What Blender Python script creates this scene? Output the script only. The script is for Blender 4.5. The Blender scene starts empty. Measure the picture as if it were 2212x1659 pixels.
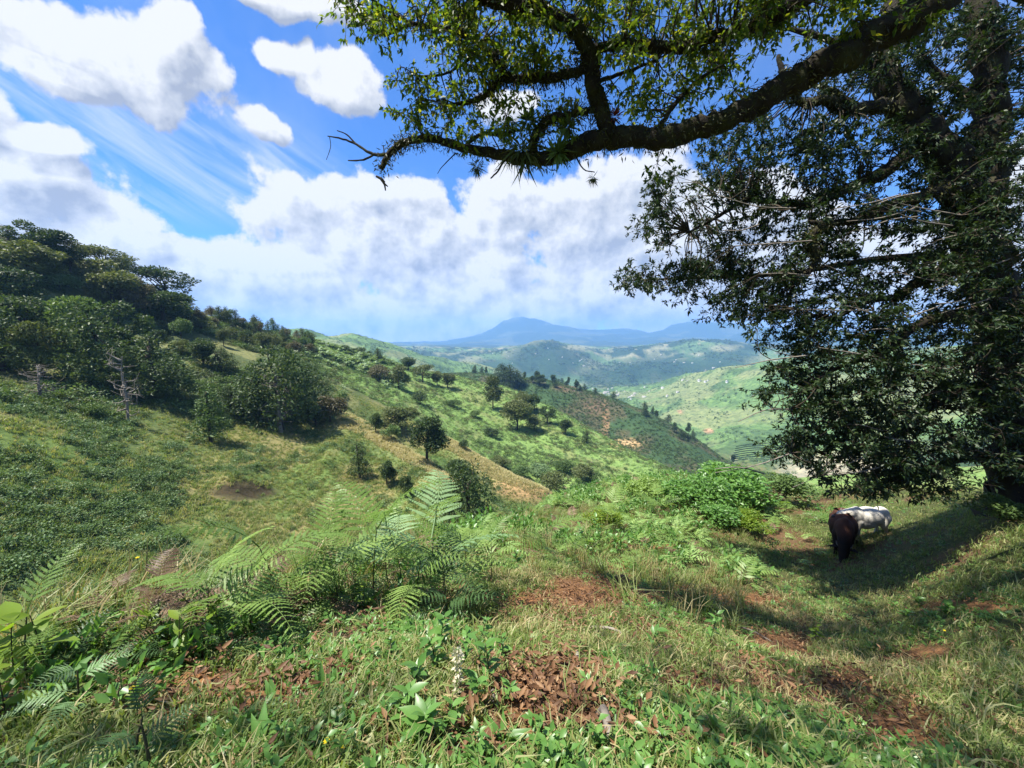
import bpy, bmesh, math, random
import numpy as np
from mathutils import Vector, Matrix, Euler

SC = bpy.context.scene
COL = SC.collection
R = math.radians

# ------------------------------------------------------------------ camera
F = 389.7                       # focal length in pixels of a 1024 px wide picture
PITCH = R(6.4)
EYE = 1.6
cam_d = bpy.data.cameras.new('camera')
cam = bpy.data.objects.new('camera', cam_d)
COL.objects.link(cam)
cam.location = (0, 0, EYE)
cam.rotation_euler = (R(90) - PITCH, 0, 0)
cam_d.sensor_width = 36
cam_d.lens = F / 1024 * 36
cam_d.clip_start = 0.05
cam_d.clip_end = 60000
SC.camera = cam

# ------------------------------------------------------------------ light
SUN_EL, SUN_AZ = R(66), R(-102)        # azimuth clockwise from +Y
SKY_STRENGTH = 0.08
SUN_STRENGTH = 4.9
SC.view_settings.view_transform = 'Standard'
SC.view_settings.look = 'None'
SC.view_settings.exposure = 1.35
SC.view_settings.gamma = 1
SC.view_settings.use_curve_mapping = False
SC.cycles.max_bounces = 8
SC.cycles.diffuse_bounces = 3
SC.cycles.glossy_bounces = 2
SC.cycles.transmission_bounces = 4
SC.cycles.volume_bounces = 1
SC.cycles.use_denoising = True

sun_d = bpy.data.lights.new('sun', 'SUN')
sun_d.energy = SUN_STRENGTH
sun_d.angle = R(0.53)
sun_d.color = (1.0, 0.95, 0.86)
sun = bpy.data.objects.new('sun', sun_d)
COL.objects.link(sun)
sdir = Vector((math.sin(SUN_AZ) * math.cos(SUN_EL), math.cos(SUN_AZ) * math.cos(SUN_EL), math.sin(SUN_EL)))
sun.rotation_euler = sdir.to_track_quat('Z', 'Y').to_euler()

K = 1024 / 2212.0               # the photograph was measured at 2212 px wide


def ray(px, py):
    """direction of the line of sight through a picture point (forward component 1)"""
    a, b = (px - 512) / F, -(py - 384) / F
    return np.array([a, math.cos(PITCH) + b * math.sin(PITCH), -math.sin(PITCH) + b * math.cos(PITCH)])


def unproj(px, py, r):
    d = ray(px, py)
    return np.array([0, 0, EYE]) + d * (r / math.hypot(d[0], d[1]))


def azel(px, py):
    d = ray(px, py)
    return math.atan2(d[0], d[1]), math.atan2(d[2], math.hypot(d[0], d[1]))


# ------------------------------------------------------------------ sky
W = bpy.data.worlds.new('World')
SC.world = W
W.use_nodes = True
nt = W.node_tree
nt.nodes.clear()


class NB:
    """short-hand for building node trees"""
    def __init__(s, t): s.t = t
    def n(s, typ, **kw):
        o = s.t.nodes.new(typ)
        for k, v in kw.items(): setattr(o, k, v)
        return o
    def put(s, sock, v):
        if isinstance(v, bpy.types.NodeSocket): s.t.links.new(v, sock)
        elif v is not None: sock.default_value = v
    def m(s, op, a, b=None, c=None, clamp=False):
        o = s.n('ShaderNodeMath', operation=op, use_clamp=clamp)
        s.put(o.inputs[0], a)
        if b is not None: s.put(o.inputs[1], b)
        if c is not None: s.put(o.inputs[2], c)
        return o.outputs[0]
    def v(s, op, a, b=None, out=0):
        o = s.n('ShaderNodeVectorMath', operation=op)
        s.put(o.inputs[0], a)
        if b is not None: s.put(o.inputs[1], b)
        return o.outputs['Value'] if op in ('LENGTH', 'DISTANCE', 'DOT_PRODUCT') else o.outputs[0]
    def noise(s, vec, scale, detail=4, rough=0.5, dist=0.0, out='Fac', dims='3D', lac=2.0):
        o = s.n('ShaderNodeTexNoise', noise_dimensions=dims)
        if vec is not None: s.put(o.inputs['Vector'], vec)
        o.inputs['Scale'].default_value = scale
        o.inputs['Detail'].default_value = detail
        o.inputs['Roughness'].default_value = rough
        o.inputs['Distortion'].default_value = dist
        o.inputs['Lacunarity'].default_value = lac
        return o.outputs[out]
    def ramp(s, fac, stops, interp='LINEAR'):
        o = s.n('ShaderNodeValToRGB')
        o.color_ramp.interpolation = interp
        e = o.color_ramp.elements
        while len(e) < len(stops): e.new(0.5)
        for i, (p, c) in enumerate(stops):
            e[i].position = p
            e[i].color = (c[0], c[1], c[2], 1) if not isinstance(c, (int, float)) else (c, c, c, 1)
        s.put(o.inputs[0], fac)
        return o.outputs[0]
    def mix(s, fac, a, b, mode='MIX'):
        o = s.n('ShaderNodeMix', data_type='RGBA', blend_type=mode)
        s.put(o.inputs[0], fac)
        s.put(o.inputs[6], a if not isinstance(a, tuple) else (*a, 1)[:4])
        s.put(o.inputs[7], b if not isinstance(b, tuple) else (*b, 1)[:4])
        return o.outputs[2]
    def rng(s, x, a, b, c=0.0, d=1.0, smooth=False):
        o = s.n('ShaderNodeMapRange')
        if smooth: o.interpolation_type = 'SMOOTHSTEP'
        s.put(o.inputs[0], x)
        for i, q in enumerate((a, b, c, d)): s.put(o.inputs[i + 1], q)
        return o.outputs[0]


# cumulus heaps: centre and radii as measured in the photograph (2212 px wide), turned into azimuth and elevation
CLOUDS = [(80, 75, 190, 78), (270, 122, 215, 108), (390, 125, 105, 88), (340, 210, 120, 58), (120, 170, 140, 50),
          (640, 135, 70, 44), (715, 185, 88, 58), (690, 25, 90, 46), (590, -20, 120, 40), (1112, 215, 55, 40),
          (560, 262, 60, 34), (40, 300, 120, 34),
          (40, 425, 230, 110), (225, 475, 180, 92), (110, 540, 330, 100), (350, 560, 230, 75), (520, 580, 180, 56),
          (720, 480, 170, 98), (860, 440, 105, 82), (830, 530, 260, 118), (650, 600, 260, 70), (960, 590, 250, 95),
          (1290, 440, 230, 112), (1390, 410, 130, 100), (1120, 440, 160, 58), (1230, 500, 230, 85), (1010, 660, 420, 70), (540, 650, 320, 66),
          (1420, 600, 380, 120), (1750, 600, 330, 130), (2080, 560, 260, 130), (1580, 480, 190, 90), (2300, 400, 240, 130), (1900, 690, 500, 66),
          (760, 700, 520, 40), (-200, 560, 380, 130), (-300, 200, 250, 110), (300, -260, 300, 90)]
cg = bpy.data.node_groups.new('cloud_field', 'ShaderNodeTree')
cg.interface.new_socket('Vector', in_out='INPUT', socket_type='NodeSocketVector')
cg.interface.new_socket('Density', in_out='OUTPUT', socket_type='NodeSocketFloat')
g = NB(cg)
gi, go_ = g.n('NodeGroupInput'), g.n('NodeGroupOutput')
P = gi.outputs[0]
warp = g.v('MULTIPLY', g.v('SUBTRACT', g.noise(P, 5.0, 2, 0.5, out='Color', dims='2D'), (0.5, 0.5, 0.5)), (0.13, 0.08, 0.0))
PW = g.v('ADD', P, warp)
acc = None
for (x, y, rx, ry) in CLOUDS:
    c = azel(x * K, y * K)
    c1, c2 = azel((x + rx) * K, y * K), azel(x * K, (y - ry) * K)
    ax, ay = abs(c1[0] - c[0]), abs(c2[1] - c[1])
    d = g.v('LENGTH', g.v('MULTIPLY', g.v('SUBTRACT', PW, (c[0], c[1], 0)), (1 / ax, 1 / ay, 0)))
    acc = d if acc is None else g.m('MINIMUM', acc, d)
blob = g.m('SUBTRACT', 1.30, acc)
blob = g.m('MINIMUM', g.m('MAXIMUM', blob, -0.8), 0.72)
big = g.noise(P, 6.5, 9, 0.63, dims='2D')
bil = g.n('ShaderNodeTexVoronoi', feature='F1', voronoi_dimensions='2D')
bil.inputs['Scale'].default_value = 13
bil.inputs['Detail'].default_value = 2
bil.inputs['Roughness'].default_value = 0.55
g.put(bil.inputs['Vector'], g.v('ADD', P, g.v('MULTIPLY', warp, (.5, .5, 0))))
den = g.m('ADD', blob, g.m('MULTIPLY', g.m('SUBTRACT', big, 0.5), 1.75))
den = g.m('ADD', den, g.m('MULTIPLY', g.m('SUBTRACT', 0.45, bil.outputs['Distance']), 0.28))
# beyond the heaps in view the sky goes on with scattered clouds of the same kind
sep = g.n('ShaderNodeSeparateXYZ'); g.put(sep.inputs[0], P)
side = g.rng(g.m('ABSOLUTE', sep.outputs[0]), 1.05, 1.5)
high = g.rng(sep.outputs[1], 0.75, 0.95)
out_w = g.m('MAXIMUM', side, high)
gen = g.m('SUBTRACT', g.noise(P, 2.2, 6, 0.58, dims='2D'), 0.5)
gen = g.m('MULTIPLY', gen, 2.6)
mixd = g.n('ShaderNodeMix', data_type='FLOAT')
g.put(mixd.inputs[0], out_w); g.put(mixd.inputs[2], den); g.put(mixd.inputs[3], gen)
g.put(go_.inputs[0], mixd.outputs[0])

b = NB(nt)
sky = b.n('ShaderNodeTexSky', sky_type='NISHITA')
sky.sun_disc = False
sky.sun_elevation = SUN_EL
sky.sun_rotation = SUN_AZ
sky.altitude = 1500
sky.air_density = 1.0
sky.dust_density = 0.4
sky.ozone_density = 2.5
tc = b.n('ShaderNodeTexCoord')
xyz = b.n('ShaderNodeSeparateXYZ'); b.put(xyz.inputs[0], tc.outputs['Generated'])
az = b.m('ARCTAN2', xyz.outputs[0], xyz.outputs[1])
el = b.m('ARCSINE', xyz.outputs[2])
pc = b.n('ShaderNodeCombineXYZ'); b.put(pc.inputs[0], az); b.put(pc.inputs[1], el)
P = pc.outputs[0]


def field(vec):
    o = b.n('ShaderNodeGroup'); o.node_tree = cg
    b.put(o.inputs[0], vec)
    return o.outputs[0]


d0 = field(P)
d1 = field(b.v('ADD', P, (-0.020, 0.030, 0)))
alpha = b.rng(d0, 0.0, 0.27, smooth=True)
relief = b.m('SUBTRACT', d0, d1)
soft = b.m('MULTIPLY', b.m('SUBTRACT', b.noise(b.v('MULTIPLY', P, (1, 2.4, 1)), 3.0, 5, 0.6, dims='2D'), 0.5), 1.1)
lit = b.m('ADD', b.m('ADD', b.m('MULTIPLY', relief, 1.7), soft), b.rng(d0, 0.05, 1.0, 0.86, 0.5), clamp=True)
ccol = b.ramp(lit, [(0.0, (2.2, 2.4, 2.85)), (0.3, (3.0, 3.18, 3.5)), (0.65, (3.85, 3.96, 4.15)), (1.0, (4.8, 4.82, 4.85))])
# thin streaks of cirrus
rot = b.n('ShaderNodeVectorRotate', rotation_type='Z_AXIS'); rot.inputs['Angle'].default_value = R(27)
b.put(rot.inputs['Vector'], P)
st = b.v('MULTIPLY', rot.outputs[0], (2.2, 15.0, 1))
c0 = azel(330 * K, 320 * K)
cm = b.m('SUBTRACT', 1.0, b.v('LENGTH', b.v('MULTIPLY', b.v('SUBTRACT', P, (c0[0], c0[1], 0)), (1 / .40, 1 / .13, 0))))
cir = b.m('MULTIPLY', b.rng(b.noise(st, 1.5, 6, 0.62, 0.4, dims='2D'), 0.36, 0.80), b.rng(cm, -0.05, 0.5, smooth=True))
cir = b.m('ADD', cir, b.m('MULTIPLY', b.rng(b.noise(P, 3, 5, 0.6, dims='2D'), 0.45, 0.75), 0.16))
deep = b.mix(1.0, sky.outputs[0], (0.41, 0.75, 1.18), 'MULTIPLY')
withc = b.mix(b.m('MULTIPLY', cir, 0.8, clamp=True), deep, (4.0, 4.4, 5.1))
fin = b.mix(alpha, withc, ccol)
below = b.rng(el, -0.06, -0.01)
fin = b.mix(below, (1.0, 1.5, 2.0), fin)
bg = b.n('ShaderNodeBackground')
b.put(bg.inputs[0], fin)
bg.inputs[1].default_value = SKY_STRENGTH
wo = b.n('ShaderNodeOutputWorld')
nt.links.new(bg.outputs[0], wo.inputs[0])
W.cycles.sampling_method = 'MANUAL'
W.cycles.sample_map_resolution = 512

# ------------------------------------------------------------------ noise in numpy


def hash2(i, j, s):
    h = (i.astype(np.int64) * 374761393 + j.astype(np.int64) * 668265263 + s * 1274126177) & 0x7fffffff
    h = ((h ^ (h >> 13)) * 1103515245 + 12345) & 0x7fffffff
    h = ((h ^ (h >> 15)) * 1103515245) & 0x7fffffff
    return ((h >> 7) & 0xffff) / 65535.0


def vnoise(x, y, s=0):
    i, j = np.floor(x), np.floor(y)
    fx, fy = x - i, y - j
    fx = fx * fx * fx * (fx * (fx * 6 - 15) + 10)
    fy = fy * fy * fy * (fy * (fy * 6 - 15) + 10)
    a, b_, c, d = hash2(i, j, s), hash2(i + 1, j, s), hash2(i, j + 1, s), hash2(i + 1, j + 1, s)
    return (a * (1 - fx) + b_ * fx) * (1 - fy) + (c * (1 - fx) + d * fx) * fy


def fbm(x, y, s=0, o=4, g_=0.5):
    t, a, n = 0, 1.0, 0
    for k in range(o):
        t = t + a * vnoise(x * 2 ** k + 17.3 * k, y * 2 ** k - 9.1 * k, s + k)
        n += a
        a *= g_
    return t / n            # 0..1


def ss(a, b_, x):
    t = np.clip((x - a) / (b_ - a), 0, 1)
    return t * t * (3 - 2 * t)


# ------------------------------------------------------------------ object helpers


def tag(o, label=None, cat=None, group=None, kind=None):
    if label: o['label'] = label
    if cat: o['category'] = cat
    if group: o['group'] = group
    if kind: o['kind'] = kind
    return o


def mesh_np(name, verts, tris=None, quads=None, smooth=True):
    me = bpy.data.meshes.new(name)
    verts = np.asarray(verts, np.float32).reshape(-1, 3)
    me.vertices.add(len(verts))
    me.vertices.foreach_set('co', verts.ravel())
    nq = 0 if quads is None else len(quads)
    ntr = 0 if tris is None else len(tris)
    li = []
    if nq: li.append(np.asarray(quads, np.int32).ravel())
    if ntr: li.append(np.asarray(tris, np.int32).ravel())
    li = np.concatenate(li) if li else np.zeros(0, np.int32)
    me.loops.add(len(li))
    me.loops.foreach_set('vertex_index', li)
    me.polygons.add(nq + ntr)
    ls = np.concatenate([np.arange(nq) * 4, nq * 4 + np.arange(ntr) * 3]).astype(np.int32)
    me.polygons.foreach_set('loop_start', ls)
    if smooth: me.polygons.foreach_set('use_smooth', np.ones(nq + ntr, bool))
    me.update(calc_edges=True)
    return me


def add(name, me, mat=None, parent=None, loc=None):
    o = bpy.data.objects.new(name, me)
    COL.objects.link(o)
    if mat and me is not None and not len(me.materials): me.materials.append(mat)
    if parent: o.parent = parent
    if loc is not None: o.location = loc
    return o


def empty(name, loc=(0, 0, 0), rz=0):
    o = bpy.data.objects.new(name, None)
    o.empty_display_size = 0.2
    COL.objects.link(o)
    o.location = loc
    o.rotation_euler = (0, 0, rz)
    return o


def copy_tree(o, parent=None):
    c = o.copy()
    COL.objects.link(c)
    if parent: c.parent = parent
    for ch in o.children: copy_tree(ch, c)
    return c


class Geo:
    """collects triangles and quads with numpy, then becomes one mesh"""
    def __init__(s): s.v, s.q, s.t, s.n = [], [], [], 0
    def put(s, v, q=None, t=None):
        v = np.asarray(v, float).reshape(-1, 3)
        if q is not None and len(q): s.q.append(np.asarray(q) + s.n)
        if t is not None and len(t): s.t.append(np.asarray(t) + s.n)
        s.v.append(v); s.n += len(v)
    def mesh(s, name, smooth=True):
        return mesh_np(name, np.concatenate(s.v) if s.v else np.zeros((0, 3)), np.concatenate(s.t) if s.t else None, np.concatenate(s.q) if s.q else None, smooth)


def catmull(pts, k=6):
    p = np.asarray(pts, float)
    p = np.vstack([2 * p[0] - p[1], p, 2 * p[-1] - p[-2]])
    out = []
    for i in range(1, len(p) - 2):
        t = np.linspace(0, 1, k, endpoint=False)[:, None]
        a, b_, c, d = p[i - 1], p[i], p[i + 1], p[i + 2]
        out.append(0.5 * (2 * b_ + (c - a) * t + (2 * a - 5 * b_ + 4 * c - d) * t ** 2 + (3 * b_ - a - 3 * c + d) * t ** 3))
    out.append(p[-2][None])
    return np.vstack(out)


def tube(geo, path, rad, segs=7, lump=0.0, rng=None, cap=True):
    path = np.asarray(path, float)
    rad = np.broadcast_to(np.asarray(rad, float), (len(path),))
    tan = np.gradient(path, axis=0)
    tan /= np.linalg.norm(tan, axis=1)[:, None] + 1e-9
    ref = np.array([0.0, 0, 1]) if abs(tan[0][2]) < 0.9 else np.array([1.0, 0, 0])
    u = np.cross(tan[0], ref); u /= np.linalg.norm(u)
    a = np.linspace(0, 2 * np.pi, segs, endpoint=False)
    vs = []
    for i in range(len(path)):
        u = u - tan[i] * np.dot(u, tan[i]); u /= np.linalg.norm(u) + 1e-9
        w = np.cross(tan[i], u)
        rr = rad[i] * np.ones(segs)
        if lump and rng is not None: rr = rr * (1 + lump * (rng.random(segs) - 0.5) * 2)
        vs.append(path[i] + np.outer(np.cos(a) * rr, u) + np.outer(np.sin(a) * rr, w))
    n = len(path)
    i0 = np.arange(n - 1)[:, None] * segs
    j = np.arange(segs)[None]
    j1 = (j + 1) % segs
    q = np.stack([i0 + j, i0 + j1, i0 + segs + j1, i0 + segs + j], -1).reshape(-1, 4)
    v = np.vstack(vs)
    t = []
    if cap:
        v = np.vstack([v, path[-1] + tan[-1] * rad[-1] * 0.6])
        e = (n - 1) * segs
        t = [[e + k, e + (k + 1) % segs, n * segs] for k in range(segs)]
    geo.put(v, q, t)


def unit(v):
    return v / (np.linalg.norm(v, axis=-1, keepdims=True) + 1e-9)


def leaves(geo, pos, dirv, nrm, ln, wd, fold=0.18, droop=0.0):
    """pointed leaves, five corners and four faces each"""
    pos, dirv, nrm = np.asarray(pos, float), unit(np.asarray(dirv, float)), np.asarray(nrm, float)
    n = len(pos)
    side = unit(np.cross(dirv, nrm))
    up = np.cross(side, dirv)
    ln = np.broadcast_to(np.asarray(ln, float), (n,))[:, None]
    wd = np.broadcast_to(np.asarray(wd, float), (n,))[:, None]
    b_ = pos
    tip = pos + dirv * ln - up * ln * droop
    mid = pos + dirv * ln * 0.45
    l = mid - side * wd * 0.5 + up * wd * fold
    r = mid + side * wd * 0.5 + up * wd * fold
    v = np.stack([b_, l, r, tip, mid], 1).reshape(-1, 3)
    k = np.arange(n)[:, None] * 5
    t = np.concatenate([k + np.array([[0, 2, 4]]), k + np.array([[2, 3, 4]]), k + np.array([[3, 1, 4]]), k + np.array([[1, 0, 4]])])
    geo.put(v, None, t)


# ------------------------------------------------------------------ materials


def newmat(name):
    m = bpy.data.materials.new(name)
    m.use_nodes = True
    m.node_tree.nodes.clear()
    return m, NB(m.node_tree)


def leaf_mat(name, stops, trans=0.35, rough=0.5, spec=0.25, island=0.6, tint=(1.25, 1.25, 0.55)):
    m, k = newmat(name)
    ob = k.n('ShaderNodeObjectInfo')
    ge = k.n('ShaderNodeNewGeometry')
    f = k.m('ADD', k.m('MULTIPLY', ge.outputs['Random Per Island'], island), k.m('MULTIPLY', ob.outputs['Random'], 1 - island))
    col = k.ramp(f, stops)
    bs = k.n('ShaderNodeBsdfPrincipled')
    k.put(bs.inputs['Base Color'], col)
    bs.inputs['Roughness'].default_value = rough
    bs.inputs['Specular IOR Level'].default_value = spec
    out = k.n('ShaderNodeOutputMaterial')
    if trans > 0:
        tr = k.n('ShaderNodeBsdfTranslucent')
        k.put(tr.inputs[0], k.mix(1.0, col, tint, 'MULTIPLY'))
        mx = k.n('ShaderNodeMixShader'); mx.inputs[0].default_value = trans
        m.node_tree.links.new(bs.outputs[0], mx.inputs[1]); m.node_tree.links.new(tr.outputs[0], mx.inputs[2])
        m.node_tree.links.new(mx.outputs[0], out.inputs[0])
    else:
        m.node_tree.links.new(bs.outputs[0], out.inputs[0])
    return m


def rough_mat(name, stops, scale=8, detail=6, rough=0.9, bump=0.4, stretch=(1, 1, 1), bscale=None, spec=0.2):
    m, k = newmat(name)
    tc_ = k.n('ShaderNodeTexCoord')
    vec = k.v('MULTIPLY', tc_.outputs['Object'], stretch)
    n1 = k.noise(vec, scale, detail, 0.6)
    n2 = k.noise(vec, bscale or scale * 4, 5, 0.6)
    col = k.ramp(n1, stops)
    bs = k.n('ShaderNodeBsdfPrincipled')
    k.put(bs.inputs['Base Color'], col)
    bs.inputs['Roughness'].default_value = rough
    bs.inputs['Specular IOR Level'].default_value = spec
    bp = k.n('ShaderNodeBump'); bp.inputs['Strength'].default_value = bump; bp.inputs['Distance'].default_value = 0.02
    k.put(bp.inputs['Height'], n2)
    m.node_tree.links.new(bp.outputs[0], bs.inputs['Normal'])
    out = k.n('ShaderNodeOutputMaterial')
    m.node_tree.links.new(bs.outputs[0], out.inputs[0])
    return m


BARK = rough_mat('bark', [(0.3, (.018, .013, .009)), (0.5, (.05, .038, .026)), (0.7, (.10, .085, .06))], 9, stretch=(1, 1, .35), bump=0.9)
MOSSBARK = rough_mat('mossy_bark', [(0.3, (.008, .007, .005)), (0.48, (.022, .017, .012)), (0.62, (.03, .032, .012)), (0.8, (.06, .06, .024))], 5, bump=1.0)
GREYBARK = rough_mat('grey_bark', [(0.3, (.10, .085, .07)), (0.7, (.26, .23, .19))], 6, bump=0.6)
STEM = rough_mat('plant_stem', [(0.3, (.03, .04, .015)), (0.7, (.08, .06, .03))], 20, bump=0.2)

# ------------------------------------------------------------------ terrain
# ridge lines and valley lines from near to far: (px, py, distance) or, with 'z', (px, distance, height)
LN = [
    ('z', [(-300, .4, 0), (1300, .4, 0)]),
    ('z', [(-300, 1., 0), (1300, 1., 0)]),
    ('z', [(-150, 2.5, -.1), (0, 2.6, -.15), (200, 2.8, -.35), (300, 2.8, -.5), (400, 3, -.65), (512, 3, -.8), (700, 3, -.85), (900, 3, -.75), (1024, 3, -.55), (1200, 3, -.5)]),
    ('z', [(-150, 3.6, -.3), (0, 3.8, -.4), (200, 4.2, -.75), (300, 4.5, -1.), (400, 5.5, -1.6), (470, 6, -2.), (540, 7.5, -2.7), (620, 8, -3.2), (700, 9, -3.7), (850, 10, -4.1), (940, 10, -3.4), (1024, 10, -2.1), (1200, 10, -1.4)]),
    ('p', [(-150, 650, 4.2), (0, 650, 4.6), (115, 612, 5), (200, 590, 5.5), (300, 576, 6.2), (400, 547, 8), (470, 534, 10), (540, 515, 14), (560, 502, 18), (620, 487, 22), (690, 481, 24), (780, 492, 26), (850, 487, 28), (940, 490, 23), (1024, 488, 19), (1200, 480, 19)]),
    ('z', [(-150, 7.5, -3), (0, 7.5, -3), (200, 8.5, -4), (300, 9.5, -5), (400, 12, -6.5), (470, 15, -8), (540, 20, -9.5), (560, 25, -10), (620, 30, -10.5), (690, 33, -11.5), (780, 37, -12), (850, 42, -12), (940, 36, -12), (1024, 32, -10), (1200, 32, -10)]),
    ('z', [(-150, 30, -19), (0, 32, -20), (200, 38, -25), (300, 42, -27), (400, 45, -29), (470, 48, -30), (540, 66, -35), (600, 85, -37), (700, 95, -39), (850, 100, -37), (1024, 120, -34), (1200, 120, -34)]),
    ('p', [(-150, 515, 53), (0, 520, 55), (100, 530, 56), (200, 535, 58), (300, 530, 60), (362, 503, 68), (400, 520, 62), (440, 525, 60), (470, 528, 59), (520, 530, 72), (541, 530, 80), (600, 520, 95), (700, 520, 105), (850, 515, 115), (1024, 505, 140), (1200, 500, 140)]),
    ('p', [(-150, 395, 80), (0, 400, 85), (100, 415, 88), (200, 430, 92), (300, 425, 102), (344, 411, 112), (380, 433, 98), (416, 453, 85), (443, 472, 78), (470, 495, 72), (520, 522, 80), (541, 525, 88), (600, 515, 105), (700, 515, 115), (850, 510, 125), (1024, 500, 150)]),
    ('p', [(-150, 375, 95), (0, 378, 98), (200, 390, 112), (300, 395, 118), (344, 417, 124), (380, 447, 114), (416, 478, 102), (448, 494, 96), (484, 510, 93), (520, 528, 95), (541, 530, 98), (600, 510, 112), (700, 512, 122), (850, 505, 135), (1024, 495, 160)]),
    ('p', [(-150, 345, 112), (0, 350, 116), (200, 360, 132), (300, 372, 142), (344, 395, 140), (400, 420, 133), (448, 440, 125), (484, 461, 116), (541, 489, 104), (570, 503, 108), (600, 505, 118), (700, 508, 128), (850, 500, 145), (1024, 490, 170)]),
    ('p', [(-150, 330, 128), (0, 335, 132), (200, 347, 150), (300, 360, 162), (344, 385, 160), (400, 412, 152), (448, 447, 142), (484, 471, 136), (541, 499, 124), (570, 507, 124), (600, 503, 132), (700, 505, 140), (850, 495, 160), (1024, 485, 180)]),
    ('p', [(-150, 280, 148), (0, 290, 150), (100, 310, 160), (200, 328, 178), (300, 350, 205), (344, 365, 212), (400, 388, 212), (448, 405, 210), (500, 425, 200), (540, 440, 190), (600, 465, 172), (650, 480, 160), (700, 492, 155), (850, 485, 180), (1024, 475, 200)]),
    ('p', [(-150, 225, 165), (0, 240, 172), (60, 248, 176), (100, 265, 180), (150, 285, 188), (190, 308, 198), (240, 325, 218), (300, 341, 248), (340, 349, 268), (380, 357, 285), (420, 371, 290), (460, 378, 290), (500, 386, 282), (540, 402, 252), (570, 420, 236), (600, 438, 220), (640, 458, 200), (680, 474, 185), (720, 487, 180), (850, 475, 230), (1024, 465, 260)]),
    ('p', [(-150, 260, 240), (0, 270, 250), (150, 300, 260), (240, 340, 290), (300, 360, 330), (340, 370, 350), (420, 395, 390), (500, 405, 390), (540, 425, 350), (600, 465, 310), (640, 480, 290), (700, 500, 270), (850, 490, 320), (1024, 470, 350)]),
    ('p', [(-150, 275, 400), (0, 285, 420), (150, 310, 430), (240, 345, 440), (300, 365, 440), (340, 370, 440), (420, 390, 450), (500, 392, 440), (540, 410, 420), (600, 440, 390), (640, 450, 370), (690, 470, 350), (730, 480, 345), (850, 480, 400), (1024, 460, 450)]),
    ('p', [(-150, 300, 520), (0, 310, 520), (150, 325, 520), (240, 345, 520), (300, 362, 520), (340, 368, 520), (420, 380, 520), (470, 373, 500), (500, 376, 490), (560, 384, 490), (610, 398, 480), (640, 410, 465), (690, 441, 430), (725, 466, 410), (780, 480, 430), (850, 470, 480), (1024, 450, 560)]),
    ('p', [(-150, 330, 700), (0, 335, 700), (240, 360, 700), (340, 372, 720), (420, 392, 760), (500, 400, 780), (560, 410, 760), (610, 425, 720), (640, 440, 680), (700, 465, 620), (740, 472, 600), (780, 484, 560), (850, 470, 640), (1024, 440, 700)]),
    ('p', [(-150, 335, 900), (0, 335, 900), (240, 345, 1000), (300, 345, 1100), (340, 350, 1100), (400, 365, 1100), (470, 385, 1200), (560, 400, 1200), (610, 405, 1150), (650, 415, 1050), (700, 425, 950), (760, 430, 850), (850, 420, 850), (1024, 400, 900)]),
    ('p', [(-150, 338, 1300), (0, 338, 1300), (240, 338, 1350), (280, 334, 1350), (300, 330, 1350), (312, 329, 1350), (330, 335, 1350), (354, 332, 1400), (386, 344, 1450), (424, 357, 1500), (468, 364, 1600), (492, 369, 1650), (540, 385, 1700), (600, 392, 1700), (640, 388, 1650), (680, 378, 1550), (720, 370, 1450), (760, 362, 1400), (850, 352, 1400), (1024, 345, 1400)]),
    ('p', [(-150, 350, 2000), (0, 350, 2000), (300, 345, 1900), (354, 345, 1900), (424, 368, 2000), (500, 380, 2000), (560, 386, 2050), (620, 386, 2050), (680, 383, 2000), (760, 375, 1900), (1024, 360, 1900)]),
    ('p', [(-150, 348, 2500), (430, 362, 2500), (500, 364, 2500), (560, 360, 2500), (600, 368, 2550), (640, 366, 2550), (700, 362, 2550), (800, 362, 2500), (1024, 355, 2500)]),
    ('p', [(-150, 342, 3000), (300, 343, 3000), (430, 352, 3000), (480, 353, 3000), (510, 347, 3000), (530, 343, 3000), (542, 341.5, 3000), (571, 347, 3000), (597, 352, 3100), (626, 351, 3200), (660, 346, 3200), (684, 341, 3200), (724, 342, 3200), (750, 347, 3200), (800, 350, 3200), (1024, 350, 3200)]),
    ('p', [(-150, 352, 5000), (1200, 352, 5000)]),
    ('p', [(-150, 344, 6800), (455, 345, 6800), (520, 341, 6800), (560, 337, 6800), (600, 340, 6800), (650, 337, 6800), (700, 339, 6800), (1024, 343, 6800)]),
    ('p', [(-150, 340, 8500), (300, 344, 8500), (395, 344, 8500), (440, 343, 8500), (468, 339, 8500), (484, 334, 8500), (496, 326, 8500), (505, 320, 8500), (516, 318, 8500), (534, 319, 8500), (552, 321, 8500), (572, 325, 8500), (597, 330, 8500), (628, 327, 8500), (651, 329, 8500), (692, 323, 8500), (726, 321, 8500), (760, 327, 8500), (800, 333, 8500), (900, 330, 8500), (1024, 334, 8500)]),
    ('p', [(-150, 352, 11000), (1200, 352, 11000)]),
]
TH_V = np.linspace(R(-66), R(66), 500)
TH = np.concatenate([np.linspace(-np.pi, R(-66), 60, endpoint=False), TH_V, np.linspace(R(66), np.pi, 60)[1:]])
NT = len(TH)
RAD = np.geomspace(0.4, 11000, 640)
NR = len(RAD)
Rk, Zk = [], []
fine = np.linspace(-np.pi, np.pi, 2881)
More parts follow.
